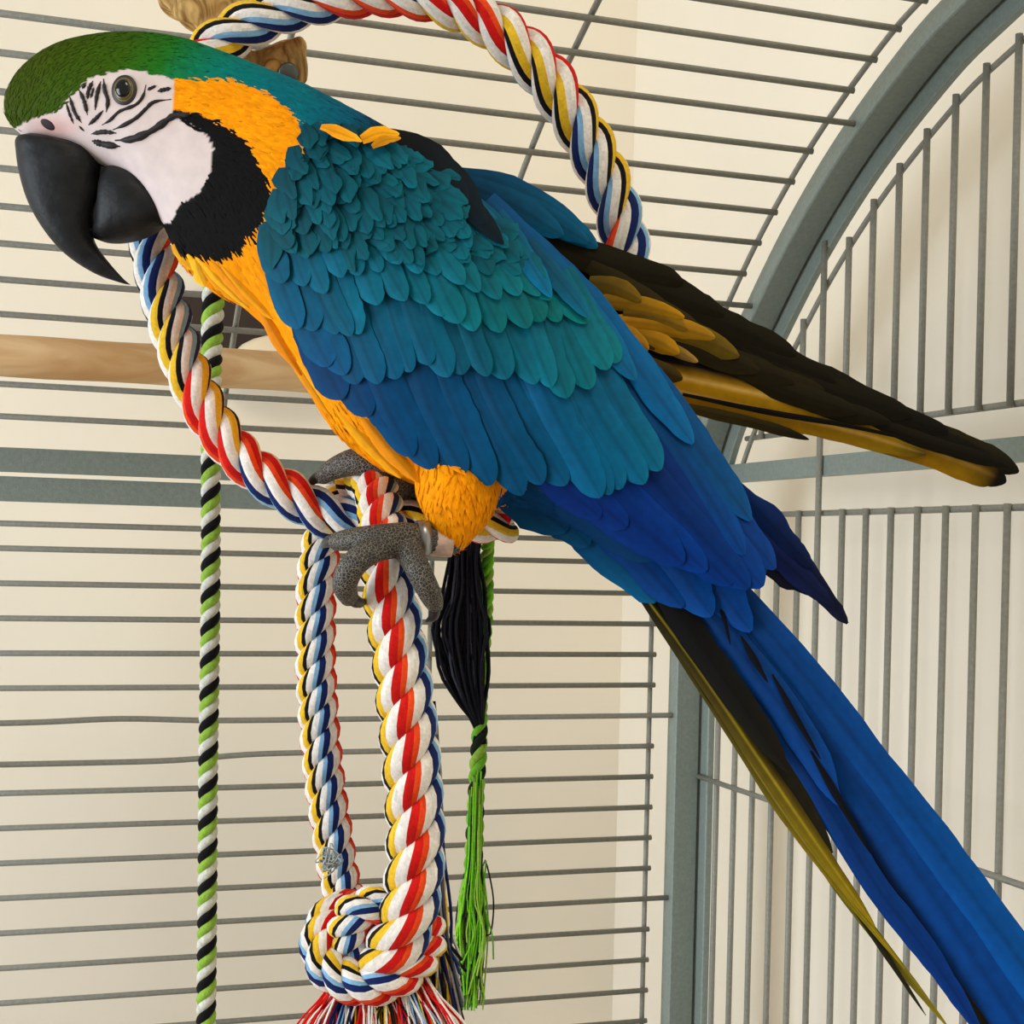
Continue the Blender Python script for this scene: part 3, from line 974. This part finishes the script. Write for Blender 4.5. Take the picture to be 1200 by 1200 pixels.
# yellow shoulder tufts; dark back feathers, the gap's shadow painted in as black
for (r0, mid, tip, w, c0, c1, of) in [((376, 148), (398, 156), (424, 166), 14, (222, 140, 10), (250, 172, 20), -.028), ((424, 164), (444, 156), (468, 157), 15, (226, 150, 10), (250, 172, 20), -.028), ((436, 172), (452, 164), (470, 162), 10, (200, 130, 10), (240, 160, 20), -.029)]:
    feather(wing, [r0, mid, tip], w, Ywing, of, c0, c1, tau=.4, sharp=1.8, n=10, nc=7, ragged=.2, cup=.3)
for (r0, mid, tip, w) in [((440, 160), (500, 185), (548, 240), 40), ((460, 165), (520, 200), (570, 262), 34), ((470, 172), (530, 222), (590, 286), 26)]:
    feather(wing, [r0, mid, tip], w, Ywing, -.016, (3, 4, 5), (2, 22, 34), tau=.6, sharp=2.0)

# ---- far wing: half open, underside showing
def Yfar(px, py):
    return np.interp(px, [520, 700, 900, 1100, 1200], [1.012, 1.018, 1.022, 1.03, 1.035]) + 0.00006 * np.abs(py - np.interp(px, [600, 1190], [350, 555])) * np.interp(px, [700, 1190], [1.2, .3])


FU = [(540, 212), (600, 238), (650, 272), (710, 286), (790, 320), (870, 376), (930, 412), (1000, 452), (1080, 484), (1130, 516), (1160, 540)]
FLo = [(600, 420), (640, 450), (690, 470), (750, 480), (820, 486), (870, 494), (930, 506), (1000, 520), (1080, 536), (1120, 540), (1158, 549)]
U = catmull(FU, 50); Lw = catmull(FLo, 50)
nj = 10; V_, F_ = [], []
for layer in (0, 1):
    for i in range(50):
        for j in range(nj):
            q = U[i] * (1 - j / (nj - 1)) + Lw[i] * (j / (nj - 1))
            e = (1 - abs(2 * j / (nj - 1) - 1)) * (1 - i / 52)
            V_.append(P(q[0], q[1], Yfar(q[0], q[1]) + 0.003 + layer * (0.002 + 0.012 * e)))
o_ = 50 * nj
for i in range(49):
    for j in range(nj - 1):
        F_.append((i * nj + j, i * nj + j + 1, (i + 1) * nj + j + 1, (i + 1) * nj + j))
        F_.append((o_ + i * nj + j, o_ + (i + 1) * nj + j, o_ + (i + 1) * nj + j + 1, o_ + i * nj + j + 1))
    F_.append((i * nj, (i + 1) * nj, o_ + (i + 1) * nj, o_ + i * nj))
    F_.append((i * nj + nj - 1, o_ + i * nj + nj - 1, o_ + (i + 1) * nj + nj - 1, (i + 1) * nj + nj - 1))
V_ = np.array(V_)
fwing = mesh_obj('wing', V_, F_, M_feather, bird, cols=np.tile(lin((22, 18, 4)), (len(V_), 1)), uvs=np.zeros((len(V_), 2)))
fwing['label'] = 'half-open wing showing its dark olive and gold underside'
GO0, GO1 = (158, 108, 2), (184, 132, 8)
OL0, OL1 = (26, 21, 2), (38, 31, 4)
tipdark = lambda a, b: (lambda t, x: np.clip((t - a) / (b - a), 0, 1))
edgeup = lambda t, x: np.clip(1.6 * (-x) - 0.25, 0, 1) * 0.9
mixdark = lambda t, x: max(np.clip((t - .72) / .2, 0, 1), np.clip(1.6 * (-x) - 0.1, 0, 1))
# primaries of the far wing
feather(fwing, [(720, 395), (900, 452), (1060, 500), (1150, 534), (1194, 553)], 34, Yfar, -.002, OL1, (14, 12, 4), tau=.78, sharp=1.05, n=30, root=.8, ragged=.04)
feather(fwing, [(720, 415), (900, 470), (1050, 513), (1140, 546), (1179, 565)], 42, Yfar, -.003, GO0, (150, 116, 4), tau=.78, sharp=1.05, n=30, root=.8, dark=mixdark, rach=(196, 150, 60))
feather(fwing, [(720, 440), (860, 473), (990, 503), (1085, 532)], 34, Yfar, -.0045, GO0, (150, 122, 14), tau=.7, sharp=1.6, n=26, root=.8, dark=tipdark(.85, 1.05), rach=(200, 156, 70))
feather(fwing, [(720, 425), (830, 449), (940, 472), (1040, 490)], 42, Yfar, -.006, GO1, (140, 112, 14), tau=.7, sharp=1.5, n=26, root=.8, dark=mixdark, rach=(206, 164, 80))
feather(fwing, [(780, 472), (840, 486), (900, 500), (948, 515)], 13, Yfar, -.0055, (60, 48, 10), (20, 18, 10), tau=.7, sharp=1.5)
# dark upper edge feathers
row(fwing, [(800, 332, 640, 282, 36), (872, 384, 690, 300, 38), (932, 418, 750, 330, 38), (1000, 456, 810, 370, 36), (1070, 486, 870, 410, 34), (1130, 518, 920, 438, 26), (1182, 548, 980, 472, 20)], 10, Yfar, -.0075, (OL0, (24, 19, 2)), ((24, 19, 2), (12, 10, 3)), jit=2, tau=.7, sharp=1.8, n=18)
row(fwing, [(790, 372, 690, 310, 34), (850, 408, 730, 345, 34), (910, 440, 780, 390, 32), (980, 470, 840, 420, 30), (1050, 498, 900, 450, 26)], 8, Yfar, -.009, (OL1, (54, 44, 6)), (OL0, (18, 15, 3)), jit=3, tau=.6, sharp=1.8, n=16)
feather(fwing, [(800, 462), (900, 483), (1000, 500), (1085, 520)], 7, Yfar, -.0085, (14, 11, 3), (10, 8, 3), tau=.4, sharp=1.2, n=16, nc=5)
# gold coverts
for (r0, tip, w, c0, c1) in [((690, 330), (752, 352), 24, (82, 64, 10), (120, 92, 14)), ((700, 352), (802, 372), 24, (110, 82, 8), GO1), ((730, 368), (806, 386), 26, (90, 66, 8), (140, 104, 16)), ((720, 376), (838, 396), 28, GO0, (158, 116, 18)), ((740, 392), (796, 414), 24, (140, 98, 10), GO1),
                             ((780, 386), (866, 418), 28, (90, 70, 10), (104, 84, 16)), ((760, 404), (818, 424), 14, (60, 44, 8), (180, 140, 60)), ((700, 380), (760, 410), 28, (130, 92, 10), (160, 112, 14)), ((700, 420), (800, 444), 30, (60, 46, 8), (70, 54, 10))]:
    feather(fwing, [r0, ((r0[0] + tip[0]) / 2, (r0[1] + tip[1]) / 2 - 4), tip], w, Yfar, -.011, c0, c1, tau=.5, sharp=2, n=12, nc=7, cup=.35)
# blue outer feathers at its shoulder
for (r0, mid, tip, w, of) in [((530, 205), (610, 232), (700, 290), 40, -.008), ((560, 222), (630, 250), (690, 284), 30, -.012), ((545, 215), (600, 240), (660, 276), 36, -.013)]:
    feather(fwing, [r0, mid, tip], w, Yfar, of, (2, 58, 92), (0, 84, 120), tau=.6, sharp=1.8, n=16)

# ---- tail
def Ytail(px, py):
    d = np.hypot(px - 700, py - 600)
    return np.interp(d, [0, 150, 800], [0.955, 0.952, 0.925])


tail = mesh_obj('tail', *tube_data([P(680, 600, .966), P(740, 660, .966), P(790, 715, .966), P(820, 750, .966)], [0.012, 0.014, 0.010, 0.003], 16, 16), M_body, bird)
a_ = tail.data.color_attributes.new('Col', 'FLOAT_COLOR', 'POINT')
a_.data.foreach_set('color', np.tile([*lin((4, 8, 18)), 1], len(tail.data.vertices)))
tail['label'] = 'long blue tail with black and gold undersides'
TB0, TB1 = (0, 52, 112), (0, 62, 136)
kblk = lambda t, x: 0.95
lefty = lambda t, x: np.clip(1.5 * x - 0.3, 0, 1)     # dark along the lower/left vane
righty = lambda t, x: np.clip(-1.5 * x - 0.2, 0, 1) * np.clip(1.3 - t, 0, 1)
feather(tail, [(720, 610), (900, 780), (1060, 960), (1240, 1230)], 40, Ytail, .012, TB0, TB1, tau=.9, n=34, root=.8)
feather(tail, [(790, 650), (900, 790), (1010, 925), (1110, 1075), (1225, 1250)], 62, Ytail, .000, TB0, TB1, tau=.92, n=36, root=.7, dark=lambda t, x: np.clip(3 * x - 2.0, 0, 1) * 0.9)
feather(tail, [(850, 680), (950, 800), (1050, 930), (1140, 1050), (1260, 1215)], 48, Ytail, -.003, TB0, (0, 76, 148), tau=.92, n=36, root=.6)
feather(tail, [(830, 690), (925, 825), (1010, 955), (1095, 1090), (1175, 1230)], 40, Ytail, .004, (24, 26, 30), (46, 40, 10), tau=.9, n=34, root=.7, dark=lambda t, x: .6)
feather(tail, [(780, 660), (870, 790), (945, 905), (1025, 1035), (1095, 1128), (1155, 1220)], 30, Ytail, -.001, TB0, (0, 52, 130), tau=.7, sharp=1.2, n=34, root=.8)
feather(tail, [(800, 680), (880, 780), (945, 870), (985, 945)], 40, Ytail, -.004, TB0, TB1, tau=.6, sharp=1.3, n=24, root=.7)
feather(tail, [(750, 670), (830, 790), (910, 900), (975, 1000)], 40, Ytail, .001, (14, 16, 18), (40, 34, 10), tau=.6, sharp=1.3, n=24, dark=lambda t, x: .5)
feather(tail, [(730, 665), (815, 780), (900, 905), (965, 1000), (1025, 1085)], 22, Ytail, .000, (16, 16, 8), (140, 116, 4), tau=.6, sharp=1.2, n=28, dark=righty, rach=(150, 130, 30))
feather(tail, [(740, 680), (820, 800), (900, 925), (960, 1010), (1060, 1135)], 15, Ytail, .003, (44, 40, 12), (142, 120, 4), tau=.55, sharp=1.1, n=28, rach=(170, 150, 50))
feather(tail, [(800, 770), (900, 915), (980, 1035), (1060, 1140), (1112, 1205)], 13, Ytail, .005, (30, 30, 10), (140, 126, 30), tau=.6, sharp=1.1, n=28)
feather(tail, [(860, 850), (930, 950), (1010, 1075), (1085, 1190)], 10, Ytail, .004, (24, 24, 12), (40, 38, 14), tau=.6, sharp=1.1, n=24)
# black slits where the vanes part
for (p0, p1, p2, w) in [((868, 745), (885, 775), (900, 800), 9), ((905, 790), (935, 845), (962, 890), 9), ((950, 880), (985, 940), (1020, 1000), 10), ((842, 700), (850, 730), (856, 756), 6)]:
    feather(tail, [p0, p1, p2], w, Ytail, -.0065, (4, 8, 20), (4, 6, 12), tau=.3, sharp=1.2, n=12, nc=5, root=.2)
# tail coverts
for (r0, mid, tip, w, of, c0, c1) in [((560, 540), (615, 580), (664, 622), 58, -.004, (0, 58, 96), (0, 72, 119)), ((600, 545), (640, 585), (690, 640), 44, -.003, (0, 58, 102), (0, 84, 132)), ((620, 560), (690, 620), (768, 706), 52, -.002, (0, 60, 111), (0, 92, 139)),
                                      ((660, 570), (735, 640), (800, 712), 46, -.006, (0, 50, 111), (0, 60, 130)), ((700, 580), (780, 650), (834, 722), 52, -.008, (0, 52, 115), (0, 66, 139)), ((740, 580), (810, 650), (880, 740), 50, -.006, (0, 52, 115), (0, 62, 135))]:
    feather(tail, [r0, mid, tip], w, Ytail, of, c0, c1, tau=.6, sharp=2.0, n=18, root=.7, ragged=.08)
feather(tail, [(745, 640), (800, 725), (865, 820), (925, 905)], 34, Ytail, -.0045, (5, 7, 12), (22, 18, 6), tau=.6, n=20)
feather(tail, [(745, 670), (800, 758), (870, 862), (950, 970)], 12, Ytail, .002, (120, 112, 60), (140, 118, 6), tau=.6, n=20)
# dark wing tip feathers beyond the near wing
for (r0, mid, tip, w, of, c0, c1) in [((840, 570), (920, 640), (993, 731), 34, .004, (12, 26, 76), (10, 14, 34)), ((850, 600), (910, 650), (978, 712), 30, .002, (10, 30, 90), (8, 14, 40)), ((850, 560), (900, 610), (952, 665), 30, .001, (0, 40, 102), (10, 22, 60)), ((840, 620), (900, 665), (962, 700), 24, .006, (14, 18, 40), (14, 14, 24))]:
    feather(wing, [r0, mid, tip], w, lambda x, y: 0.945 + 0 * x, of, c0, c1, tau=.6, sharp=1.4, n=18, root=.7, ragged=.12)


# ---- small plumage on head, neck, breast, thigh
def flow(px, py):
    a = np.interp(px, [0, 60, 130, 220, 320, 420, 600], [-62, -38, -8, 16, 32, 46, 44])
    a = np.where((py > 150) & (px < 330), np.interp(py, [150, 220, 300], [20, 48, 55]), a)
    a = np.where((px > 210) & (py > 285) & (px < 520), 52, a)
    a = np.where((px > 470) & (py > 540) & (px < 600), 92, a)
    return np.radians(a)


def plumage(name, count, size_fn, keep_fn, wf=0.30):
    tri = []
    va = bv
    fa = np.array([q[:4] if len(q) >= 4 else (*q, q[-1]) for q in bf])
    p0, p1, p2, p3 = (va[fa[:, i]] for i in range(4))
    nrm = np.cross(p2 - p0, p3 - p1); ar = np.linalg.norm(nrm, axis=1) / 2
    nrm /= np.linalg.norm(nrm, axis=1)[:, None] + 1e-12
    cen = (p0 + p1 + p2 + p3) / 4
    px, py = proj(cen)
    cx = cen[:, 1] > Y0 + 0.02
    w = ar * keep_fn(px, py, cen, nrm)
    idx = rng.choice(len(fa), count, p=w / w.sum())
    uv = rng.random((count, 2))[:, :, None]
    pts = (p0[idx] * (1 - uv[:, 0]) + p1[idx] * uv[:, 0]) * (1 - uv[:, 1]) + (p3[idx] * (1 - uv[:, 0]) + p2[idx] * uv[:, 0]) * uv[:, 1]
    n = nrm[idx]
    px, py = proj(pts)
    jit = rng.normal(0, 1.5, (2, count))
    c, kind = body_colour(px, py, jit)
    ok = kind != 3
    pts, n, px, py, c, kind = pts[ok], n[ok], px[ok], py[ok], c[ok], kind[ok]
    k = len(pts)
    a = flow(px, py) + rng.normal(0, 0.16, k)
    d = np.cos(a)[:, None] * CR - np.sin(a)[:, None] * CU
    d -= n * (d * n).sum(1)[:, None]
    d /= np.linalg.norm(d, axis=1)[:, None] + 1e-9
    s = np.cross(n, d)
    L = size_fn(px, py) * rng.uniform(.8, 1.2, k)
    Wd = L * wf
    lift = rng.uniform(.0, .10, k)
    prof_ = [(0, .5, -.02), (.35, 1.0, .05), (.7, .8, .085), (1.0, .12, .09)]
    V = []
    for (t, ww, h) in prof_:
        base = pts + d * (L * t)[:, None] + n * (L * (h * (0.2 + lift * 3)) + .0002)[:, None]
        V += [base - s * (Wd * ww / 2)[:, None], base + n * (Wd * 0.12 * ww)[:, None], base + s * (Wd * ww / 2)[:, None]]
    V = np.stack(V, 1)          # k,12,3
    q = []
    for r_ in range(3):
        for j in range(2):
            q.append((r_ * 3 + j, r_ * 3 + j + 1, r_ * 3 + j + 4, r_ * 3 + j + 3))
    q = np.array(q)
    f = (np.arange(k)[:, None, None] * 12 + q[None]).reshape(-1, 4)
    br = 1 + rng.normal(0, .08, (k, 1))
    yel = kind == 1
    c = c * br
    # orange-gold variation in the yellow
    c[yel] *= np.array([1, 1, 1]) + rng.normal(0, 1, (yel.sum(), 1)) * np.array([.02, .06, .3])
    cols = np.repeat(np.clip(c, 0, 1), 12, axis=0)
    o = mesh_obj(name, V.reshape(-1, 3), f.tolist(), M_plume, bird, cols=cols)
    o['kind'] = 'stuff'
    return o


def keep_all(px, py, cen, nrm):
    hid = inside(px, py, [(360, 200), (420, 180), (520, 215), (700, 380), (860, 600), (700, 590), (480, 500), (400, 420), (345, 340), (335, 260)])
    return np.where(hid, 0, 1) * np.where(px > 640, 0, 1)


plumage('head_plumage', 20000, lambda px, py: np.interp(px, [0, 100, 200, 320], [.0036, .0042, .0062, .0095]), lambda px, py, c, n: keep_all(px, py, c, n) * (px < 360) * (py < 300))
plumage('breast_plumage', 11000, lambda px, py: np.interp(py, [0, 280, 400, 560, 640], [.010, .011, .017, .011, .006]), lambda px, py, c, n: keep_all(px, py, c, n) * ((py >= 270) | (px > 340)))

# loose breast tufts under the chin
for (r0, tip, w, c) in [((232, 300), (292, 362), 16, (248, 172, 24)), ((250, 305), (306, 364), 16, (244, 150, 10)), ((222, 296), (252, 330), 18, (250, 180, 30)), ((240, 310), (276, 352), 18, (236, 150, 14)), ((262, 312), (320, 374), 18, (246, 160, 12)), ((228, 302), (240, 336), 14, (240, 176, 40)),
                        ((205, 285), (232, 318), 18, (226, 160, 30)), ((300, 350), (352, 440), 16, (238, 140, 6)), ((330, 390), (386, 486), 16, (246, 156, 8)), ((352, 420), (430, 520), 18, (250, 164, 12)), ((390, 470), (470, 560), 20, (250, 168, 14)), ((420, 480), (490, 566), 22, (240, 146, 8))]:
    h, nn_ = front(*r0)
    yy = h[1] - .001
    feather(body, [r0, ((r0[0] + tip[0]) / 2, (r0[1] + tip[1]) / 2 + 2), tip], w, lambda x, y, yy=yy: yy + 0 * x, 0, c, c, tau=.4, sharp=1.5, n=10, nc=7, ragged=.15, cup=.4, lift=0)

# ---- face: stripes of tiny black feathers, eye, nostril
def zc(l): return [(x * .25, 40 + y * .25) for x, y in l]


LINES = [([(310, 320), (325, 370), (345, 420)], 2.0), ([(325, 288), (350, 365), (382, 415)], 2.8), ([(370, 260), (395, 315), (410, 380)], 3.0), ([(435, 220), (415, 265), (410, 305)], 3.4), ([(402, 232), (385, 256)], 2.2),
         ([(472, 222), (455, 285), (446, 356)], 3.0), ([(485, 210), (492, 265), (506, 312), (498, 366)], 3.0), ([(484, 358), (450, 395), (415, 426)], 2.8), ([(684, 238), (670, 292), (635, 332), (560, 362), (518, 402), (478, 426)], 2.6),
         ([(802, 306), (722, 318), (682, 352), (640, 392), (582, 426), (530, 448)], 3.0), ([(890, 380), (815, 384), (755, 425), (695, 462), (620, 492), (540, 498)], 5.6), ([(545, 464), (485, 458), (428, 468)], 3.2), ([(432, 500), (490, 516), (562, 526)], 5.0),
         ([(738, 268), (802, 254)], 3.4), ([(690, 262), (732, 242)], 2.4), ([(440, 250), (425, 300)], 1.8), ([(395, 455), (370, 430)], 1.6)]
for pts, w in LINES:
    c = catmull(zc(pts), 18)
    P3, R3 = [], []
    for i, (x, y) in enumerate(c):
        h, nn_ = front(x, y)
        P3.append(h + nn_ * 0.0001)
    tp = np.linspace(0, 1, 18)
    rr = (w * .74 * np.clip(np.minimum(tp, 1 - tp) * 5, .25, 1)) * .97 / F * (1 + .15 * rng.standard_normal(18))
    if w > 5: rr[:4] = np.maximum(rr[:4], w * .6 * .97 / F)
    v, f = tube_data(P3, rr, 8)
    mesh_obj('face_stripe', v, f, M_black, bird)


def disc_on(px, py, rx, ry, bulge, mat, name, parent, out=0.0, rot=0.0):
    h, nn_ = front(px, py)
    nn_ = nn_ / np.linalg.norm(nn_)
    ux = CR - nn_ * (CR @ nn_); ux /= np.linalg.norm(ux)
    uy = np.cross(nn_, ux)
    if uy @ CU < 0: uy = -uy
    ux, uy = ux * math.cos(rot) + uy * math.sin(rot), -ux * math.sin(rot) + uy * math.cos(rot)
    V, Fc = [], []
    n, rws = 28, 7
    for i in range(rws + 1):
        a = math.pi / 2 * i / rws
        for j in range(n):
            th = 2 * math.pi * j / n
            V.append(h + nn_ * (out + bulge * math.cos(a)) + (ux * math.cos(th) * rx + uy * math.sin(th) * ry) * math.sin(a) * .94 / F)
    for i in range(rws):
        for j in range(n):
            Fc.append((i * n + j, i * n + (j + 1) % n, (i + 1) * n + (j + 1) % n, (i + 1) * n + j))
    return mesh_obj(name, V, Fc, mat, parent)


lid = disc_on(145.6, 105.5, 15.5, 18, .0016, M_eyering, 'eye', bird)
disc_on(145.6, 105.5, 12.8, 15.2, .0028, plain('eyelid', (140, 124, 92), .5), 'eyelid', lid, 0)
disc_on(145.6, 105.4, 11.4, 13.4, .0021, M_iris, 'iris', lid, .0014)
disc_on(145.6, 105.2, 9.4, 11.0, .0026, M_pupil, 'pupil', lid, .0022)
disc_on(56, 146, 9.5, 5.8, .0008, M_nostril, 'nostril', bird, 0, rot=-.45)


# ---- beak
def loft(rows, n, seg, Yc, e=.8):
    S_ = catmull(np.array([[*a, *b, c] for a, b, c in rows], float), n)
    ang_ = np.linspace(0, 2 * math.pi, seg, endpoint=False)
    V, Fc = [], []
    for r in S_:
        T = P(r[0], r[1], Yc); Bt = P(r[2], r[3], Yc)
        c = (T + Bt) / 2; h = (T - Bt) / 2
        ca, sa = np.cos(ang_), np.sin(ang_)
        V.append(c + (np.sign(ca) * np.abs(ca) ** e)[:, None] * h + np.array([0, 1, 0]) * (np.sign(sa) * np.abs(sa) ** e * max(r[4], .0004))[:, None])
    for i in range(n - 1):
        for j in range(seg):
            Fc.append((i * seg + j, i * seg + (j + 1) % seg, (i + 1) * seg + (j + 1) % seg, (i + 1) * seg + j))
    Fc.append(tuple(range(seg - 1, -1, -1))); Fc.append(tuple((n - 1) * seg + j for j in range(seg)))
    return np.vstack(V), Fc


ub = loft([((34, 160), (108, 176), .016), ((22, 166), (114, 184), .0225), ((22, 182), (118, 204), .0235), ((26, 208), (116, 230), .0225), ((36, 240), (107, 254), .020), ((54, 272), (107, 272), .0165), ((78, 299), (113, 288), .012), ((110, 320), (128, 308), .0065), ((140, 331), (144, 326), .002), ((153, 334), (152, 333), .0004)], 60, 40, Y0 - .002)
mesh_obj('upper_beak', *ub, M_beak, bird)
lb = loft([((196, 238), (198, 248), .008), ((186, 222), (194, 258), .0175), ((168, 207), (180, 271), .0225), ((148, 198), (160, 280), .0235), ((131, 196), (142, 284), .0215), ((122, 206), (126, 284), .0175), ((121, 228), (115, 281), .012), ((119, 250), (108, 278), .007), ((114, 262), (105, 274), .003)], 44, 36, Y0 - .002)
mesh_obj('lower_beak', *lb, M_beak, bird)

# ---- feet
def toe_data(rows, n=20, seg=16):
    d, _ = resample(np.array([[*P(x, y, Y), r * Y / F] for x, y, Y, r in rows]), n)
    return tube_data(d[:, :3], d[:, 3], seg)


def foot(name, toes, claws, label):
    v, f = remeshed(*merge([toe_data(t) for t in toes]), 0.0009, 3)
    o = mesh_obj(name, v, f, M_scaly, bird)
    o['label'] = label
    for c in claws:
        mesh_obj('claw', *toe_data(c, 12, 10), M_claw, o)
    return o


foot('foot', [[(536, 634, .930, 15), (515, 634, .926, 17), (492, 632, .922, 18), (472, 633, .915, 21), (455, 636, .908, 18)],
              [(478, 628, .912, 17), (445, 630, .903, 16), (415, 632, .905, 14), (392, 635, .915, 11)],
              [(470, 636, .910, 17), (438, 644, .898, 16), (414, 662, .894, 16), (404, 685, .900, 15), (410, 702, .912, 11)],
              [(470, 636, .914, 18), (482, 652, .903, 16), (494, 676, .898, 15), (506, 700, .905, 13), (511, 712, .912, 9)]],
     [[(398, 634, .912, 9), (385, 635, .918, 7), (378, 641, .926, 2)], [(408, 698, .908, 9), (420, 706, .916, 7), (430, 704, .926, 2)], [(510, 706, .908, 9), (508, 722, .914, 6), (500, 728, .922, 2)]],
     'grey scaly foot with a leg band, wrapped over the rope loop')
foot('foot', [[(492, 560, 1.0, 20), (470, 575, .995, 20), (458, 570, .985, 20)], [(466, 572, .985, 20), (450, 548, .972, 19), (420, 541, .968, 17), (392, 549, .975, 13), (376, 560, .985, 9)],
              [(462, 560, 1.0, 18), (440, 546, 1.01, 16), (415, 548, 1.02, 14), (395, 562, 1.03, 10)]],
     [[(380, 556, .984, 8), (368, 562, .988, 6), (362, 570, .995, 2)]], 'grey scaly foot without a band, gripping the hoop')
# steel leg band around the near leg
c0, c1 = P(488, 631, .922), P(502, 631, .924)
ax = (c1 - c0) / np.linalg.norm(c1 - c0)
e1 = ZZ - ax * (ZZ @ ax); e1 /= np.linalg.norm(e1); e2 = np.cross(ax, e1)
V_, F_ = [], []
sec = [(c0, .0108), (c0 * .5 + c1 * .5, .0112), (c1, .0108), (c1, .0096), (c0, .0096)]
for (c, r) in sec:
    for j in range(32):
        th = 2 * math.pi * j / 32
        V_.append(c + (e1 * math.cos(th) + e2 * math.sin(th)) * r)
for i in range(5):
    for j in range(32):
        F_.append((i * 32 + j, ((i + 1) % 5) * 32 + j, ((i + 1) % 5) * 32 + (j + 1) % 32, i * 32 + (j + 1) % 32))
lbnd = mesh_obj('leg_band', V_, F_, M_steel, bird)
lbnd['label'] = 'silver metal leg band'
# pink skin between the band and the thigh
v, f = toe_data([(498, 632, .925, 17), (512, 634, .926, 18.5), (528, 634, .928, 19)])
mesh_obj('ankle', v, f, plain('pink_ankle_skin', (196, 166, 150), .6, noise=(200, .25)), bird)

# dark filler added so the gap between the beak halves looks shaded
mesh_obj('gape_fill', *toe_data([(123, 194, Y0, 9), (120, 206, Y0, 9), (117, 225, Y0, 9), (113, 250, Y0, 9), (112, 268, Y0, 5)]), M_claw, bird)
